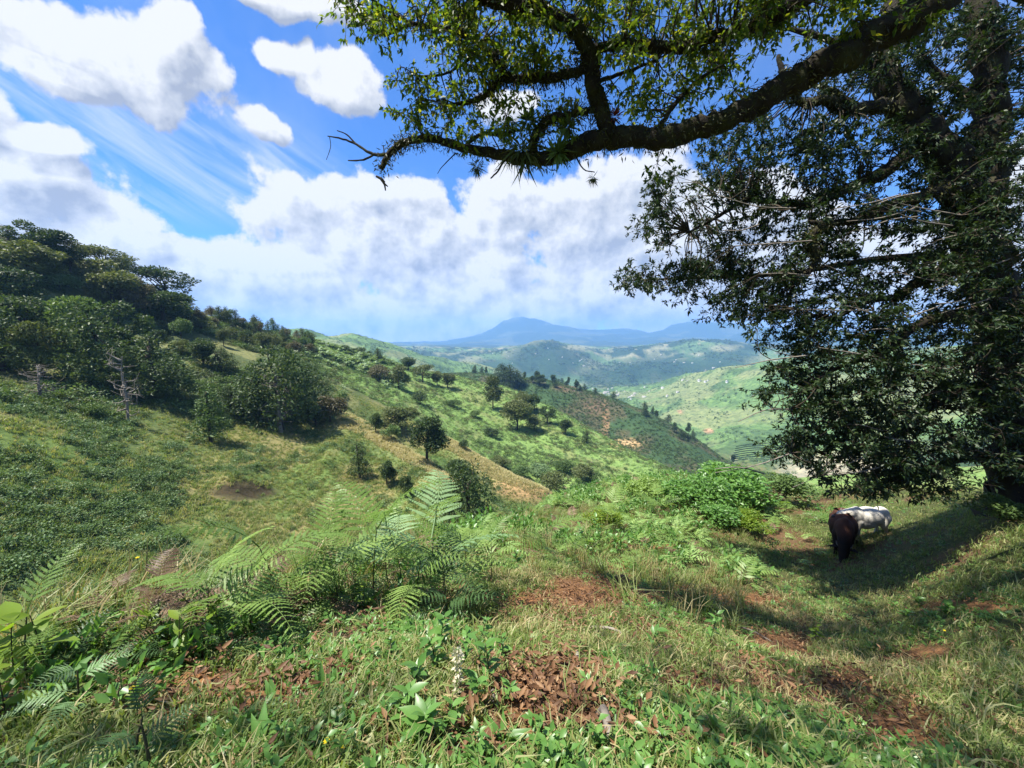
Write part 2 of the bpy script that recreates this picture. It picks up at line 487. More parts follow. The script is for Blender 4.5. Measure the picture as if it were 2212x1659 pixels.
for mode, pts in LN:
    th, rr, zz = [], [], []
    for p in pts:
        if mode == 'z':
            d = ray(p[0], 340)
            th.append(math.atan2(d[0], d[1])); rr.append(p[1]); zz.append(p[2])
        else:
            w_ = unproj(*p)
            th.append(math.atan2(w_[0], w_[1])); rr.append(math.log(p[2])); zz.append(w_[2])
    if mode == 'z': rr = [math.log(q) for q in rr]
    o_ = np.argsort(th)
    th, rr, zz = np.array(th)[o_], np.array(rr)[o_], np.array(zz)[o_]
    fr, fz = np.interp(fine, th, rr), np.interp(fine, th, zz)
    wgt = ss(R(85), R(180), np.abs(fine))           # behind the camera both sides meet
    fr = fr * (1 - wgt) + wgt * 0.5 * (rr[0] + rr[-1])
    fz = fz * (1 - wgt) + wgt * 0.5 * (zz[0] + zz[-1])
    sg = 2.2 if zz.max() < 60 and math.exp(rr.mean()) > 2600 else (9.0 if math.exp(rr.mean()) < 600 else 4.0)
    if math.exp(rr.mean()) > 5500: sg = 2.0
    kx = np.arange(-40, 41); kg = np.exp(-0.5 * (kx / sg) ** 2); kg /= kg.sum()
    fr = np.convolve(np.pad(fr, 40, mode='wrap'), kg, 'valid'); fz = np.convolve(np.pad(fz, 40, mode='wrap'), kg, 'valid')
    Rk.append(np.exp(np.interp(TH, fine, fr))); Zk.append(np.interp(TH, fine, fz))
Rk, Zk = np.array(Rk), np.array(Zk)
for i in range(1, len(Rk)): Rk[i] = np.maximum(Rk[i], Rk[i - 1] * 1.025)


def pchip(x, y, q):
    h = np.diff(x); d = np.diff(y) / h
    m = np.zeros_like(y)
    w1, w2 = 2 * h[1:] + h[:-1], h[1:] + 2 * h[:-1]
    ok = d[:-1] * d[1:] > 0
    with np.errstate(divide='ignore', invalid='ignore'):
        m[1:-1] = np.where(ok, (w1 + w2) / (w1 / d[:-1] + w2 / d[1:]), 0)
    m[0], m[-1] = d[0], d[-1]
    i = np.clip(np.searchsorted(x, q) - 1, 0, len(x) - 2)
    t = np.clip((q - x[i]) / h[i], 0, 1)
    return (y[i] * (1 + 2 * t) * (1 - t) ** 2 + m[i] * h[i] * t * (1 - t) ** 2 + y[i + 1] * t * t * (3 - 2 * t) + m[i + 1] * h[i] * t * t * (t - 1))


Zg = np.zeros((NR, NT)); Ug = np.zeros((NR, NT))
for j in range(NT):
    Zg[:, j] = pchip(Rk[:, j], Zk[:, j], RAD)
    Ug[:, j] = np.interp(RAD, Rk[:, j], np.arange(len(LN)))
RR, TT = np.meshgrid(RAD, TH, indexing='ij')
XX, YY = RR * np.sin(TT), RR * np.cos(TT)
cn = lambda x, y, s, o=4: fbm(x, y, s, o) - 0.5
Zg += ss(1.5, 4, RR) * (1 - ss(30, 60, RR)) * (0.22 * cn(XX / 1.3, YY / 1.3, 3) + 0.5 * cn(XX / 4, YY / 4, 5, 3))
Zg += ss(0.6, 2, RR) * (1 - ss(8, 20, RR)) * 0.07 * cn(XX / .25, YY / .25, 4)
Zg += ss(22, 40, RR) * (1 - ss(400, 700, RR)) * (1.6 * cn(XX / 7, YY / 7, 11) + 2.4 * cn(XX / 22, YY / 22, 12, 3))
rid = lambda x, y, s, o=5: 1 - np.abs(2 * fbm(x, y, s, o) - 1) * 2
Zg += ss(300, 700, RR) * (1 - ss(2200, 3000, RR)) * (9 * cn(XX / 45, YY / 45, 21) + 22 * cn(XX / 170, YY / 170, 22) + 20 * (rid(XX / 260, YY / 260, 23) - 0.6))
Zg += ss(1700, 2400, RR) * (1 - ss(4200, 6000, RR)) * (55 * (rid(XX / 520, YY / 520, 31) - 0.6) + 12 * cn(XX / 110, YY / 110, 32))
Zg += ss(5200, 6500, RR) * (120 * (rid(XX / 1300, YY / 1300, 41) - 0.65) + 26 * cn(XX / 300, YY / 300, 42))
LOGR = np.log(RAD)


def grid_at(arr, th, r):
    th = np.asarray(th); r = np.asarray(r)
    i = np.clip(np.searchsorted(LOGR, np.log(np.maximum(r, .4))) - 1, 0, NR - 2)
    j = np.clip(np.searchsorted(TH, th) - 1, 0, NT - 2)
    a = np.clip((np.maximum(r, .4) - RAD[i]) / (RAD[i + 1] - RAD[i]), 0, 1)
    c = np.clip((th - TH[j]) / (TH[j + 1] - TH[j]), 0, 1)
    return (arr[i, j] * (1 - a) * (1 - c) + arr[i + 1, j] * a * (1 - c) + arr[i, j + 1] * (1 - a) * c + arr[i + 1, j + 1] * a * c)


def ground(x, y):
    return grid_at(Zg, np.arctan2(x, y), np.hypot(x, y))


ELV = np.arctan2(Zg - EYE, RR)
CUM = np.maximum.accumulate(ELV, axis=0)


def hit(px, py, rmin=0.5, rmax=9000):
    """where the line of sight through a picture point meets the ground; else the skyline there"""
    d = ray(px, py)
    h = math.hypot(d[0], d[1])
    th = math.atan2(d[0], d[1])
    r = np.geomspace(rmin, rmax, 4000)
    z = EYE + d[2] / h * r
    gz = grid_at(Zg, np.full_like(r, th), r)
    k = np.nonzero(z < gz)[0]
    if len(k): rr = r[k[0]]
    else:
        lim = r < 330 if rmax > 330 else r < rmax
        e = np.arctan2(gz - EYE, r); e[~lim] = -9
        rr = r[int(np.argmax(e))]
    x, y = rr * math.sin(th), rr * math.cos(th)
    return np.array([x, y, float(ground(np.array([x]), np.array([y]))[0])])


def hd(dx, dy, rmin=0.5, rmax=9000):        # the same for a point measured at 2212 px
    return hit(dx * K, dy * K, rmin, rmax)

# ground colour (what grows or lies there, plus cloud shade on the far hills), one colour per grid point
rel_f = YY * math.cos(PITCH) - (Zg - EYE) * math.sin(PITCH)
rel_u = YY * math.sin(PITCH) + (Zg - EYE) * math.cos(PITCH)
okf = rel_f > 0.2
DX = np.where(okf, (512 + F * XX / np.where(okf, rel_f, 1)) / K, -9999)
DY = np.where(okf, (384 - F * rel_u / np.where(okf, rel_f, 1)) / K, -9999)
PXG = DX * K


def ell(cx, cy, rx, ry, s=0.35):
    w = 0.35 * (fbm(XX * .9 / np.maximum(1, RR / 6), YY * .9 / np.maximum(1, RR / 6), 77) - .5) * 2
    return 1 - ss(1 - s, 1 + s, np.hypot((DX - cx) / rx, (DY - cy) / ry) + w)


C = np.zeros((NR, NT, 3))
# the eroded step in the meadow: a low lip with a steep bare face
Zg += 1.1 * np.exp(-((DX - 530) / 62) ** 4) * (1 - ss(1048, 1082, DY)) * ss(960, 1040, DY) * ((Ug > 5) & (Ug < 8.6))


def lay(c, w):
    C[:] = C * (1 - w[..., None]) + np.array(c) * w[..., None]


n8 = fbm(XX / 9, YY / 9, 61, 5); n30 = fbm(XX / 30, YY / 30, 62, 5); n2 = fbm(XX / 1.6, YY / 1.6, 63, 4); n150 = fbm(XX / 150, YY / 150, 64, 5)
lay((.055, .062, .022), np.ones_like(XX))                                  # undergrowth of the near slope
lay((.10, .06, .032), ss(.45, .62, n2))
NEAR = Ug < 5.2
SOIL = np.zeros_like(XX)
for e in [(1290, 1285, 150, 36), (1130, 1300, 70, 22), (1560, 1295, 130, 18), (1150, 1525, 105, 80), (850, 1635, 130, 45), (1050, 1620, 190, 55), (590, 1525, 130, 42), 
          (2090, 1310, 110, 14), (420, 1480, 90, 34), (1420, 1178, 50, 9), (1310, 1575, 80, 50), (1960, 1570, 110, 60), (1680, 1395, 80, 26), (700, 1480, 90, 24), (980, 1660, 260, 30), (1500, 1500, 90, 30), (1230, 1460, 70, 24), (2020, 1420, 90, 26), (1820, 1480, 80, 22), (350, 1590, 90, 30), (1440, 1640, 80, 30), (1310, 1225, 70, 10)]:
    SOIL = np.maximum(SOIL, ell(*e))
SOIL *= NEAR & (RR > .8)
lay((.17, .088, .040), SOIL)
# meadow of the bowl
w = ss(5.0, 5.6, Ug) * (1 - ss(12.9, 13.5, Ug))
lay((.095, .14, .038), w)
lay((.19, .16, .07), w * ss(.44, .58, n8) * .8)
lay((.05, .095, .028), w * ss(.46, .6, n30) * .8)
# scrub and forest floor high on the left
wl = ss(7.6, 8.6, Ug) * (1 - ss(13.3, 13.8, Ug)) * (1 - ss(330, 420, PXG))
lay((.065, .085, .032), wl)
lay((.15, .155, .062), wl * ss(.5, .6, n8) * .8)
# dry grass on the crests
for k_, a_, b_ in ((8, 335, 452), (10, 440, 548)):
    lay((.34, .30, .15), np.exp(-((Ug - k_ - .05) / .34) ** 2) * ss(a_ - 8, a_ + 8, PXG) * (1 - ss(b_ - 8, b_ + 8, PXG)) * (.55 + .45 * ss(.35, .6, n8)))
for e in [(900, 800, 60, 22), (1130, 1055, 60, 25), (930, 810, 30, 14)]: lay((.30, .19, .10), ell(*e) * (Ug > 9) * (Ug < 13.4) * .8)
# bracken slope
w3 = ss(10.7, 11.3, Ug) * (1 - ss(13.2, 13.6, Ug)) * ss(295, 350, PXG)
lay((.14, .22, .062), w3)
lay((.15, .165, .065), w3 * ss(.5, .64, n8) * .7)
# eroded bank and sheep track in the meadow
lay((.045, .036, .02), ell(530, 1066, 78, 15) * (Ug > 5) * (Ug < 8.5))
lay((.13, .14, .05), ell(430, 1120, 150, 12) * (Ug > 5) * (Ug < 8.5) * .8)
# plantations of the dark spur
w4 = ss(13.4, 13.9, Ug) * (1 - ss(16.5, 17.2, Ug))
lay((.036, .068, .027), w4)
lay((.075, .06, .035), w4 * ss(.5, .6, n30) * .7)
for e in [(1285, 880, 26, 14), (1240, 838, 40, 10), (1330, 820, 50, 8)]: lay((.115, .08, .05), ell(*e) * w4 * .8)
for e in [(1309, 905, 7, 34), (1302, 940, 12, 9)]: lay((.19, .125, .07), ell(*e) * (Ug > 13.5) * (Ug < 17.5))
lay((.42, .28, .14), ell(1352, 960, 34, 11) * (Ug > 12.5) * (Ug < 17.5))
lay((.30, .20, .16), ell(1585, 985, 9, 14) * (Ug > 13.5) * (Ug < 19))
# light green hill on the right
w5 = ss(16.8, 17.6, Ug) * (1 - ss(19.3, 19.9, Ug))
lay((.095, .16, .052), w5)
lay((.045, .08, .032), w5 * ss(.5, .58, n30) * .75)
lay((.17, .19, .085), w5 * ss(.56, .66, n150) * .7)
lay((.30, .27, .19), ell(1800, 1020, 110, 40) * (Ug > 14) * (Ug < 18.5) * .8)
for e in [(1470, 890, 7, 4), (1530, 930, 12, 4)]: lay((.34, .2, .12), ell(*e) * w5)
# far valley and hills
w6 = ss(19.3, 20, Ug) * (1 - ss(22.3, 23, Ug))
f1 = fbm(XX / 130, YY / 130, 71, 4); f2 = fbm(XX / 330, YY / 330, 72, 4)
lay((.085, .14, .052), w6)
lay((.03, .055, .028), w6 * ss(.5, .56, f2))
lay((.16, .17, .09), w6 * ss(.56, .62, f1) * .8)
lay((.22, .21, .12), w6 * ss(.74, .77, fbm(XX / 90, YY / 90, 73, 3)))
for e, s_ in [((1180, 780, 85, 36), .9), ((1060, 795, 40, 20), .8), ((1460, 800, 150, 30), .9), ((1330, 815, 80, 20), .8), ((1560, 770, 80, 26), .8)]: lay((.022, .045, .022), ell(*e) * w6 * s_)  # cloud shadows put into the hill colour as dark woodland tone
for e in [(1560, 752, 34, 8), (1510, 765, 24, 4), (1245, 750, 26, 5), (1430, 752, 20, 3)]: lay((.2, .2, .11), ell(*e) * w6 * .8)
wm = ss(22.3, 23, Ug)
lay((.035, .06, .035), wm)
lay((.08, .10, .055), wm * ss(.55, .62, fbm(XX / 420, YY / 420, 74, 4)) * .7)

tm, k = newmat('ground_cover')
at = k.n('ShaderNodeAttribute', attribute_name='cover')
tcn = k.n('ShaderNodeTexCoord')
geo_ = k.n('ShaderNodeNewGeometry')
dist = k.v('LENGTH', geo_.outputs['Position'])
pos = geo_.outputs['Position']
a_ = k.noise(pos, 14, 6, 0.65)
b_ = k.noise(pos, 1.1, 7, 0.65)
c_ = k.noise(pos, 0.09, 8, 0.65)
nearw = k.rng(dist, 8, 30)
farw = k.rng(dist, 150, 500)
nz = k.n('ShaderNodeMix', data_type='FLOAT'); k.put(nz.inputs[0], nearw); k.put(nz.inputs[2], a_); k.put(nz.inputs[3], b_)
nz2 = k.n('ShaderNodeMix', data_type='FLOAT'); k.put(nz2.inputs[0], farw); k.put(nz2.inputs[2], nz.outputs[0]); k.put(nz2.inputs[3], c_)
val = k.rng(nz2.outputs[0], 0.3, 0.7, 0.5, 1.5)
colr = k.v('MULTIPLY', at.outputs['Color'], k.ramp(nz2.outputs[0], [(0.3, (.5, .55, .5)), (0.5, (1, 1, 1)), (0.7, (1.5, 1.35, 1.25))]))
bs = k.n('ShaderNodeBsdfPrincipled'); k.put(bs.inputs['Base Color'], colr)
bs.inputs['Roughness'].default_value = 0.95
bs.inputs['Specular IOR Level'].default_value = 0.1
bp = k.n('ShaderNodeBump'); bp.inputs['Strength'].default_value = 0.6
k.put(bp.inputs['Distance'], k.rng(dist, 2, 1500, 0.03, 6.0))
k.put(bp.inputs['Height'], nz2.outputs[0])
tm.node_tree.links.new(bp.outputs[0], bs.inputs['Normal'])
o_ = k.n('ShaderNodeOutputMaterial'); tm.node_tree.links.new(bs.outputs[0], o_.inputs[0])

V = np.stack([XX, YY, Zg], -1).reshape(-1, 3)
ii, jj = np.meshgrid(np.arange(NR - 1), np.arange(NT - 1), indexing='ij')
Q = np.stack([ii * NT + jj, ii * NT + jj + 1, (ii + 1) * NT + jj + 1, (ii + 1) * NT + jj], -1).reshape(-1, 4)[:, ::-1]
UQ = Ug.reshape(-1)[Q].mean(1)
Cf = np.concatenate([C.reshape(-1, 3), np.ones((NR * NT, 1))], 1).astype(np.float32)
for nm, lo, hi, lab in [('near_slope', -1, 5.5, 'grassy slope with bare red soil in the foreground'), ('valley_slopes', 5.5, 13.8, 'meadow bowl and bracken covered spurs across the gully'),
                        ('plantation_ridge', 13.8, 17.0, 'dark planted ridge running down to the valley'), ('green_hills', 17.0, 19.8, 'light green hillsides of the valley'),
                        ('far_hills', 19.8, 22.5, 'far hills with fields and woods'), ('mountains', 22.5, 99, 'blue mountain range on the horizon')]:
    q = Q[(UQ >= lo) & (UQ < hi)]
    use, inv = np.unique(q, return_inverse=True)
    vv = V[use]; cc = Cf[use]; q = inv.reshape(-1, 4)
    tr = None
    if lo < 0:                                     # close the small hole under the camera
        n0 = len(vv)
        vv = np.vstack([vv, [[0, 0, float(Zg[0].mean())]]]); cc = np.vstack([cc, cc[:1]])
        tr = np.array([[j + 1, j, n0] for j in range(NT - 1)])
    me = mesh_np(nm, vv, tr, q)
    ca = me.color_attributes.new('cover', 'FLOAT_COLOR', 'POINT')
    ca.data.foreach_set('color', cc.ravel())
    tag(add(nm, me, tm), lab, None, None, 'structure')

# ------------------------------------------------------------------ haze
hm = bpy.data.materials.new('haze'); hm.use_nodes = True
hm.node_tree.nodes.clear()
kk = NB(hm.node_tree)
pv = kk.n('ShaderNodeVolumePrincipled')
pv.inputs['Color'].default_value = (.25, .51, 1.0, 1)
pv.inputs['Density'].default_value = 1.2e-4
pv.inputs['Anisotropy'].default_value = 0.1
ho = kk.n('ShaderNodeOutputMaterial'); hm.node_tree.links.new(pv.outputs[0], ho.inputs['Volume'])
zt, zb = float(Zg.max()) + 25, float(Zg.min()) - 1.5
hx = 11300
hv = [(x, y, z) for z in (zb, zt) for x, y in ((-hx, -hx), (hx, -hx), (hx, hx), (-hx, hx))]
hq = [(3, 2, 1, 0), (4, 5, 6, 7), (0, 1, 5, 4), (1, 2, 6, 5), (2, 3, 7, 6), (3, 0, 4, 7)]
haze = add('haze', mesh_np('haze', hv, None, hq, smooth=False), hm)
tag(haze, 'thin blue haze filling the air of the whole valley', None, None, 'stuff')

# ------------------------------------------------------------------ scattered growth (stuff): geometry nodes over points
DARKLEAF = leaf_mat('dark_foliage', [(0.0, (.024, .044, .015)), (0.5, (.048, .08, .024)), (1.0, (.085, .125, .04))], 0.3)
MIDLEAF = leaf_mat('green_foliage', [(0.0, (.045, .08, .022)), (0.5, (.08, .135, .036)), (1.0, (.135, .20, .058))], 0.3)
OLIVELEAF = leaf_mat('olive_foliage', [(0.0, (.05, .07, .022)), (0.5, (.095, .12, .038)), (1.0, (.16, .18, .062))], 0.3)
BROWNLEAF = leaf_mat('brownish_foliage', [(0.0, (.06, .06, .03)), (0.5, (.11, .095, .05)), (1.0, (.15, .16, .07))], 0.25)
BRIGHTLEAF = leaf_mat('bracken_foliage', [(0.0, (.11, .19, .05)), (0.5, (.19, .31, .085)), (1.0, (.30, .42, .14))], 0.35)
PALELEAF = leaf_mat('pale_green_foliage', [(0.0, (.09, .15, .06)), (0.5, (.15, .23, .10)), (1.0, (.24, .32, .16))], 0.3)
HILLLEAF = leaf_mat('scrub_foliage', [(0.0, (.045, .09, .03)), (0.5, (.085, .15, .05)), (1.0, (.13, .20, .07))], .3)
TUSSOCK = leaf_mat('meadow_grass', [(0.0, (.08, .15, .036)), (0.5, (.16, .22, .062)), (0.8, (.28, .28, .11)), (1.0, (.38, .33, .18))], 0.42, island=0.35)
DRYGRASS = leaf_mat('dry_grass', [(0.0, (.28, .25, .11)), (1.0, (.50, .44, .23))], 0.3)
GRASS = leaf_mat('green_grass', [(0.0, (.045, .085, .018)), (0.35, (.10, .165, .036)), (0.68, (.20, .255, .075)), (1.0, (.38, .36, .19))], 0.4, rough=0.45, island=0.5)
STRAW = leaf_mat('straw_grass', [(0.0, (.16, .13, .05)), (0.5, (.28, .23, .10)), (1.0, (.42, .36, .2))], 0.3, island=0.5)


def proto(name, me, mat):
    o = bpy.data.objects.new(name, me)
    if not len(me.materials): me.materials.append(mat)
    return o


def scatter(name, pts, rot, scl, protos, label, idx=None, rng=None):
    """one object whose points carry small plants (geometry nodes)"""
    n = len(pts)
    me = bpy.data.meshes.new(name)
    me.vertices.add(n)
    me.vertices.foreach_set('co', np.asarray(pts, np.float32).ravel())
    for nm, typ, arr, key in (('rot', 'FLOAT_VECTOR', rot, 'vector'), ('scl', 'FLOAT_VECTOR', scl, 'vector'), ('idx', 'INT', idx if idx is not None else rng.integers(0, len(protos), n), 'value')):
        at_ = me.attributes.new(nm, typ, 'POINT')
        at_.data.foreach_set(key, np.asarray(arr, np.int32 if typ == 'INT' else np.float32).ravel())
    col = bpy.data.collections.new(name + '_kinds')
    for p in protos: col.objects.link(p)
    ng = bpy.data.node_groups.new(name, 'GeometryNodeTree')
    ng.interface.new_socket('Geometry', in_out='INPUT', socket_type='NodeSocketGeometry')
    ng.interface.new_socket('Geometry', in_out='OUTPUT', socket_type='NodeSocketGeometry')
    k = NB(ng)
    gi, go = k.n('NodeGroupInput'), k.n('NodeGroupOutput')
    ci = k.n('GeometryNodeCollectionInfo')
    ci.inputs['Collection'].default_value = col
    ci.inputs['Separate Children'].default_value = True
    ci.inputs['Reset Children'].default_value = True
    ip = k.n('GeometryNodeInstanceOnPoints')
    na = lambda nm, t: (lambda o: (setattr(o, 'data_type', t), o.inputs.__getitem__('Name').__setattr__('default_value', nm), o.outputs[0])[2])(k.n('GeometryNodeInputNamedAttribute'))
    er = k.n('FunctionNodeEulerToRotation')
    L = ng.links
    L.new(na('rot', 'FLOAT_VECTOR'), er.inputs[0])
    L.new(gi.outputs[0], ip.inputs['Points'])
    L.new(ci.outputs[0], ip.inputs['Instance'])
    ip.inputs['Pick Instance'].default_value = True
    L.new(na('idx', 'INT'), ip.inputs['Instance Index'])
    L.new(er.outputs[0], ip.inputs['Rotation'])
    L.new(na('scl', 'FLOAT_VECTOR'), ip.inputs['Scale'])
    L.new(ip.outputs[0], go.inputs[0])
    o = add(name, me)
    md = o.modifiers.new('growth', 'NODES')
    md.node_group = ng
    tag(o, label, None, None, 'stuff')
    return o


def az_of(px): return math.atan2(px - 512, F * 1.0062)


def sample(rng, n, ulo, uhi, plo, phi, keep=None, h=1.0, rlo=None, rhi=None, power=1.0, tol=0.01):
    """random ground points between two terrain lines, denser near the viewer; those wholly behind hills are left out"""
    rlo = rlo or 1.0; rhi = rhi or 6000
    th = rng.uniform(az_of(plo), az_of(phi), n)
    if power == 2.0: r = rlo * (rhi / rlo) ** rng.random(n)
    else:
        q = 2 - power
        r = (rlo ** q + rng.random(n) * (rhi ** q - rlo ** q)) ** (1 / q)
    u = grid_at(Ug, th, r)
    z = grid_at(Zg, th, r)
    cm_ = grid_at(CUM, th, r * 0.97)
    ok = (u >= ulo) & (u <= uhi) & (np.arctan2(z + h - EYE, r) > cm_ - tol)
    x, y = r * np.sin(th), r * np.cos(th)
    if keep is not None: ok &= rng.random(n) < keep(x, y, u, 512 + F * np.tan(th))
    return np.stack([x, y, z], 1)[ok]


def rots(rng, n, tilt=0.15):
    return np.stack([rng.normal(0, tilt, n), rng.normal(0, tilt, n), rng.uniform(0, 6.283, n)], 1)


def scl3(rng, n, lo, hi, flat=1.0):
    s = lo + (hi - lo) * rng.random(n) ** 1.5
    return np.stack([s, s, s * flat * rng.uniform(.8, 1.2, n)], 1)


def tuft_mesh(rng, n, hgt, wid, spread, lean=0.5, name='tuft'):
    """grass blades: each a bent strip of two pieces"""
    a = rng.uniform(0, 6.283, n); rr = spread * np.sqrt(rng.random(n))
    base = np.stack([rr * np.cos(a), rr * np.sin(a), np.full(n, -0.02 * hgt)], 1)
    b_ = rng.uniform(0, 6.283, n)
    ln = hgt * rng.uniform(.5, 1.15, n)
    le = lean * rng.uniform(.2, 1.3, n)
    out = np.stack([np.cos(b_), np.sin(b_), np.zeros(n)], 1)
    mid = base + np.array([0, 0, 1]) * (ln * .6)[:, None] + out * (ln * le * .3)[:, None]
    tip = base + np.array([0, 0, 1]) * (ln * (1 - .3 * le))[:, None] + out * (ln * le)[:, None]
    s = np.stack([-np.sin(b_), np.cos(b_), np.zeros(n)], 1) * (wid * rng.uniform(.6, 1.3, n))[:, None] * .5
    v = np.stack([base - s, base + s, mid + s * .8, mid - s * .8, tip], 1).reshape(-1, 3)
    k = np.arange(n)[:, None] * 5
    return mesh_np(name, v, k + np.array([[3, 2, 4]]), k + np.array([[0, 1, 2, 3]]))


def clump_mesh(rng, n, lf=0.16, name='clump', flat=0.75, wdr=0.55):
    """a leafy dome about one unit across"""
    g_ = Geo()
    lob = rng.normal(0, .2, (6, 3)) * [1, 1, .5] + [0, 0, .28]
    c_ = lob[rng.integers(0, 6, n)]
    d = unit(rng.normal(0, 1, (n, 3)))
    p = c_ + d * (rng.uniform(.14, .3, n))[:, None]
    p[:, 2] = np.abs(p[:, 2]) * flat
    leaves(g_, p, unit(d + rng.normal(0, .6, (n, 3)) + [0, 0, .15]), unit(d + rng.normal(0, .5, (n, 3)) + [0, 0, .8]), lf * rng.uniform(.6, 1.3, n), lf * wdr * rng.uniform(.7, 1.2, n))
    return g_.mesh(name)



def to_photo(x, y, z):
    """where a ground point shows in the 2212 px photograph"""
    f_ = y * math.cos(PITCH) - (z - EYE) * math.sin(PITCH); u_ = y * math.sin(PITCH) + (z - EYE) * math.cos(PITCH)
    return (512 + F * x / f_) / K, (384 - F * u_ / f_) / K


def bank_clear(x, y):
    X, Y = to_photo(x, y, ground(x, y))
    return np.where(np.hypot((X - 530) / 84, (Y - 1066) / 17) < 1, .06, 1) * np.where(np.abs(Y - (1158 - .22 * (X - 300))) < 14, np.where((X > 240) & (X < 470), .25, 1), 1)


rng = np.random.default_rng(5)
pm = lambda k_, f, mat: [proto('growth', f(i), mat) for i in range(k_)]
# meadow grass
pts = sample(rng, 150000, 5.0, 10.4, -40, 640, lambda x, y, u, p: bank_clear(x, y) * (.35 + .65 * ss(.38, .52, fbm(x / 4, y / 4, 213, 4))) * np.where(p < 330, np.clip(1.15 - (u - 8.2) * .6, .25, 1), 1), .4, 16, 180, 1.5)
gs = scl3(rng, len(pts), .24, .62) * (.55 + 1.1 * fbm(pts[:, 0] / 3, pts[:, 1] / 3, 211, 4))[:, None]
o_ = scatter('meadow_grass', pts, rots(rng, len(pts)), gs, [proto('tussock', tuft_mesh(rng, 16, .8, .10, .5, .8), TUSSOCK) for i in range(4)], 'tussocky olive and tan grass covering the bowl below the ridge', rng=rng)
# dry grass on the two crests
kp = lambda x, y, u, p: np.where(((np.abs(u - 8.05) < .35) & (p > 335) & (p < 460)) | ((np.abs(u - 10.05) < .35) & (p > 440) & (p < 550)), .9, 0)
pts = sample(rng, 60000, 7.6, 10.5, 330, 555, kp, .5, 70, 150, 1.0)
scatter('dry_grass', pts, rots(rng, len(pts)), scl3(rng, len(pts), .4, .9), [proto('dry_tussock', tuft_mesh(rng, 14, .8, .1, .5, .7), DRYGRASS) for i in range(3)], 'pale dry grass along the crests of the two meadow spurs', rng=rng)
# low scrub in patches over the meadow
kp = lambda x, y, u, p: bank_clear(x, y) * np.clip(ss(.46, .56, fbm(x / 5, y / 5, 201, 4)) * (.1 + ss(.4, .52, fbm(x / 20, y / 20, 202, 3))) * np.where(p < 190, .8, .5), 0, 1)
pts = sample(rng, 42000, 5.0, 9.6, -40, 560, kp, .8, 18, 150, 1.3)
scatter('meadow_scrub', pts, rots(rng, len(pts)), scl3(rng, len(pts), .5, 2.0, .75), [proto('scrub', clump_mesh(rng, 130, .15), m_) for m_ in (MIDLEAF, HILLLEAF, MIDLEAF, PALELEAF)], 'low leafy scrub growing in patches over the meadow', rng=rng)
# scrub under the trees on the left hillside
kp = lambda x, y, u, p: ss(.36, .5, fbm(x / 14, y / 14, 203, 4)) * np.clip((345 - p) / 40, 0, 1)
pts = sample(rng, 9000, 8.0, 13.3, -60, 345, kp, 2, 70, 300, 1.0, .02)
scatter('hillside_scrub', pts, rots(rng, len(pts)), scl3(rng, len(pts), 1.2, 4.2, .8), [proto('scrub', clump_mesh(rng, 220, .13), m_) for m_ in (MIDLEAF, OLIVELEAF, DARKLEAF, MIDLEAF, PALELEAF)], 'mixed scrub under the trees of the left hillside', rng=rng)
# bracken and bushes on the bright spur
kp = lambda x, y, u, p: (.35 + .65 * ss(.36, .5, fbm(x / 16, y / 16, 204, 4))) * np.clip((p - 290) / 50, 0, 1)
pts = sample(rng, 30000, 10.75, 13.35, 290, 760, kp, 1, 95, 310, .6, .02)
ix = rng.choice(8, len(pts), p=[.22, .22, .2, .14, .1, .06, .03, .03])
bs_ = np.where(ix >= 4, 1.5, 1.0)
s_ = scl3(rng, len(pts), .9, 2.3, .7) * bs_[:, None]
scatter('bracken_slope', pts, rots(rng, len(pts)), s_, [proto('bracken', clump_mesh(rng, 90, .2, wdr=.4), m_) for m_ in (BRIGHTLEAF, BRIGHTLEAF, PALELEAF, MIDLEAF, MIDLEAF, OLIVELEAF, DARKLEAF, BROWNLEAF)], 'bright green bracken and low bushes covering the sunlit spur', idx=ix)
# banana plants on the upper part of that spur
g_ = Geo(); n_ = 9
a__ = np.arange(n_) * 2.4
leaves(g_, np.tile([0, 0, .45], (n_, 1)), np.stack([np.cos(a__), np.sin(a__), rng.uniform(.5, 1.3, n_)], 1), np.tile([0, 0, 1.], (n_, 1)), .75, .24, .1, .35)
tube(g_, [(0, 0, -.05), (0, 0, .5)], [.05, .035], 5)
bm_ = g_.mesh('banana')
pts = np.vstack([sample(rng, 9000, 11.6, 12.95, 300, 400, lambda x, y, u, p: ss(.42, .5, fbm(x / 14, y / 14, 205, 3)), 3, 120, 300, .6, .02)])[:420]
scatter('banana_plants', pts, rots(rng, len(pts), .1), scl3(rng, len(pts), 2.6, 4.0), [proto('banana_plant', bm_, PALELEAF)], 'banana plants with broad pale leaves on the upper spur', rng=rng)
# planted rows and bushes of the dark spur
kp = lambda x, y, u, p: .35 + .6 * ss(.40, .52, fbm(x / 40, y / 40, 206, 3))
pts = sample(rng, 26000, 13.9, 16.9, 440, 800, kp, 2, 260, 620, .5, .01)
scatter('coffee_shrubs', pts, rots(rng, len(pts)), scl3(rng, len(pts), 1.6, 4.0, .8), [proto('shrub', clump_mesh(rng, 60, .22), m_) for m_ in (DARKLEAF, DARKLEAF, MIDLEAF)], 'dark green coffee shrubs covering the planted ridge', rng=rng)
kp = lambda x, y, u, p: .12 + .8 * ss(.5, .6, fbm(x / 60, y / 60, 207, 4))
pts = sample(rng, 26000, 17.0, 19.7, 200, 1100, kp, 5, 500, 1800, .6, .01)
scatter('valley_trees', pts, rots(rng, len(pts)), scl3(rng, len(pts), 2.5, 8.5, .9), [proto('shrub', clump_mesh(rng, 50, .24), m_) for m_ in (MIDLEAF, DARKLEAF, PALELEAF, MIDLEAF)], 'scattered trees and hedges over the green hillsides of the valley', rng=rng)
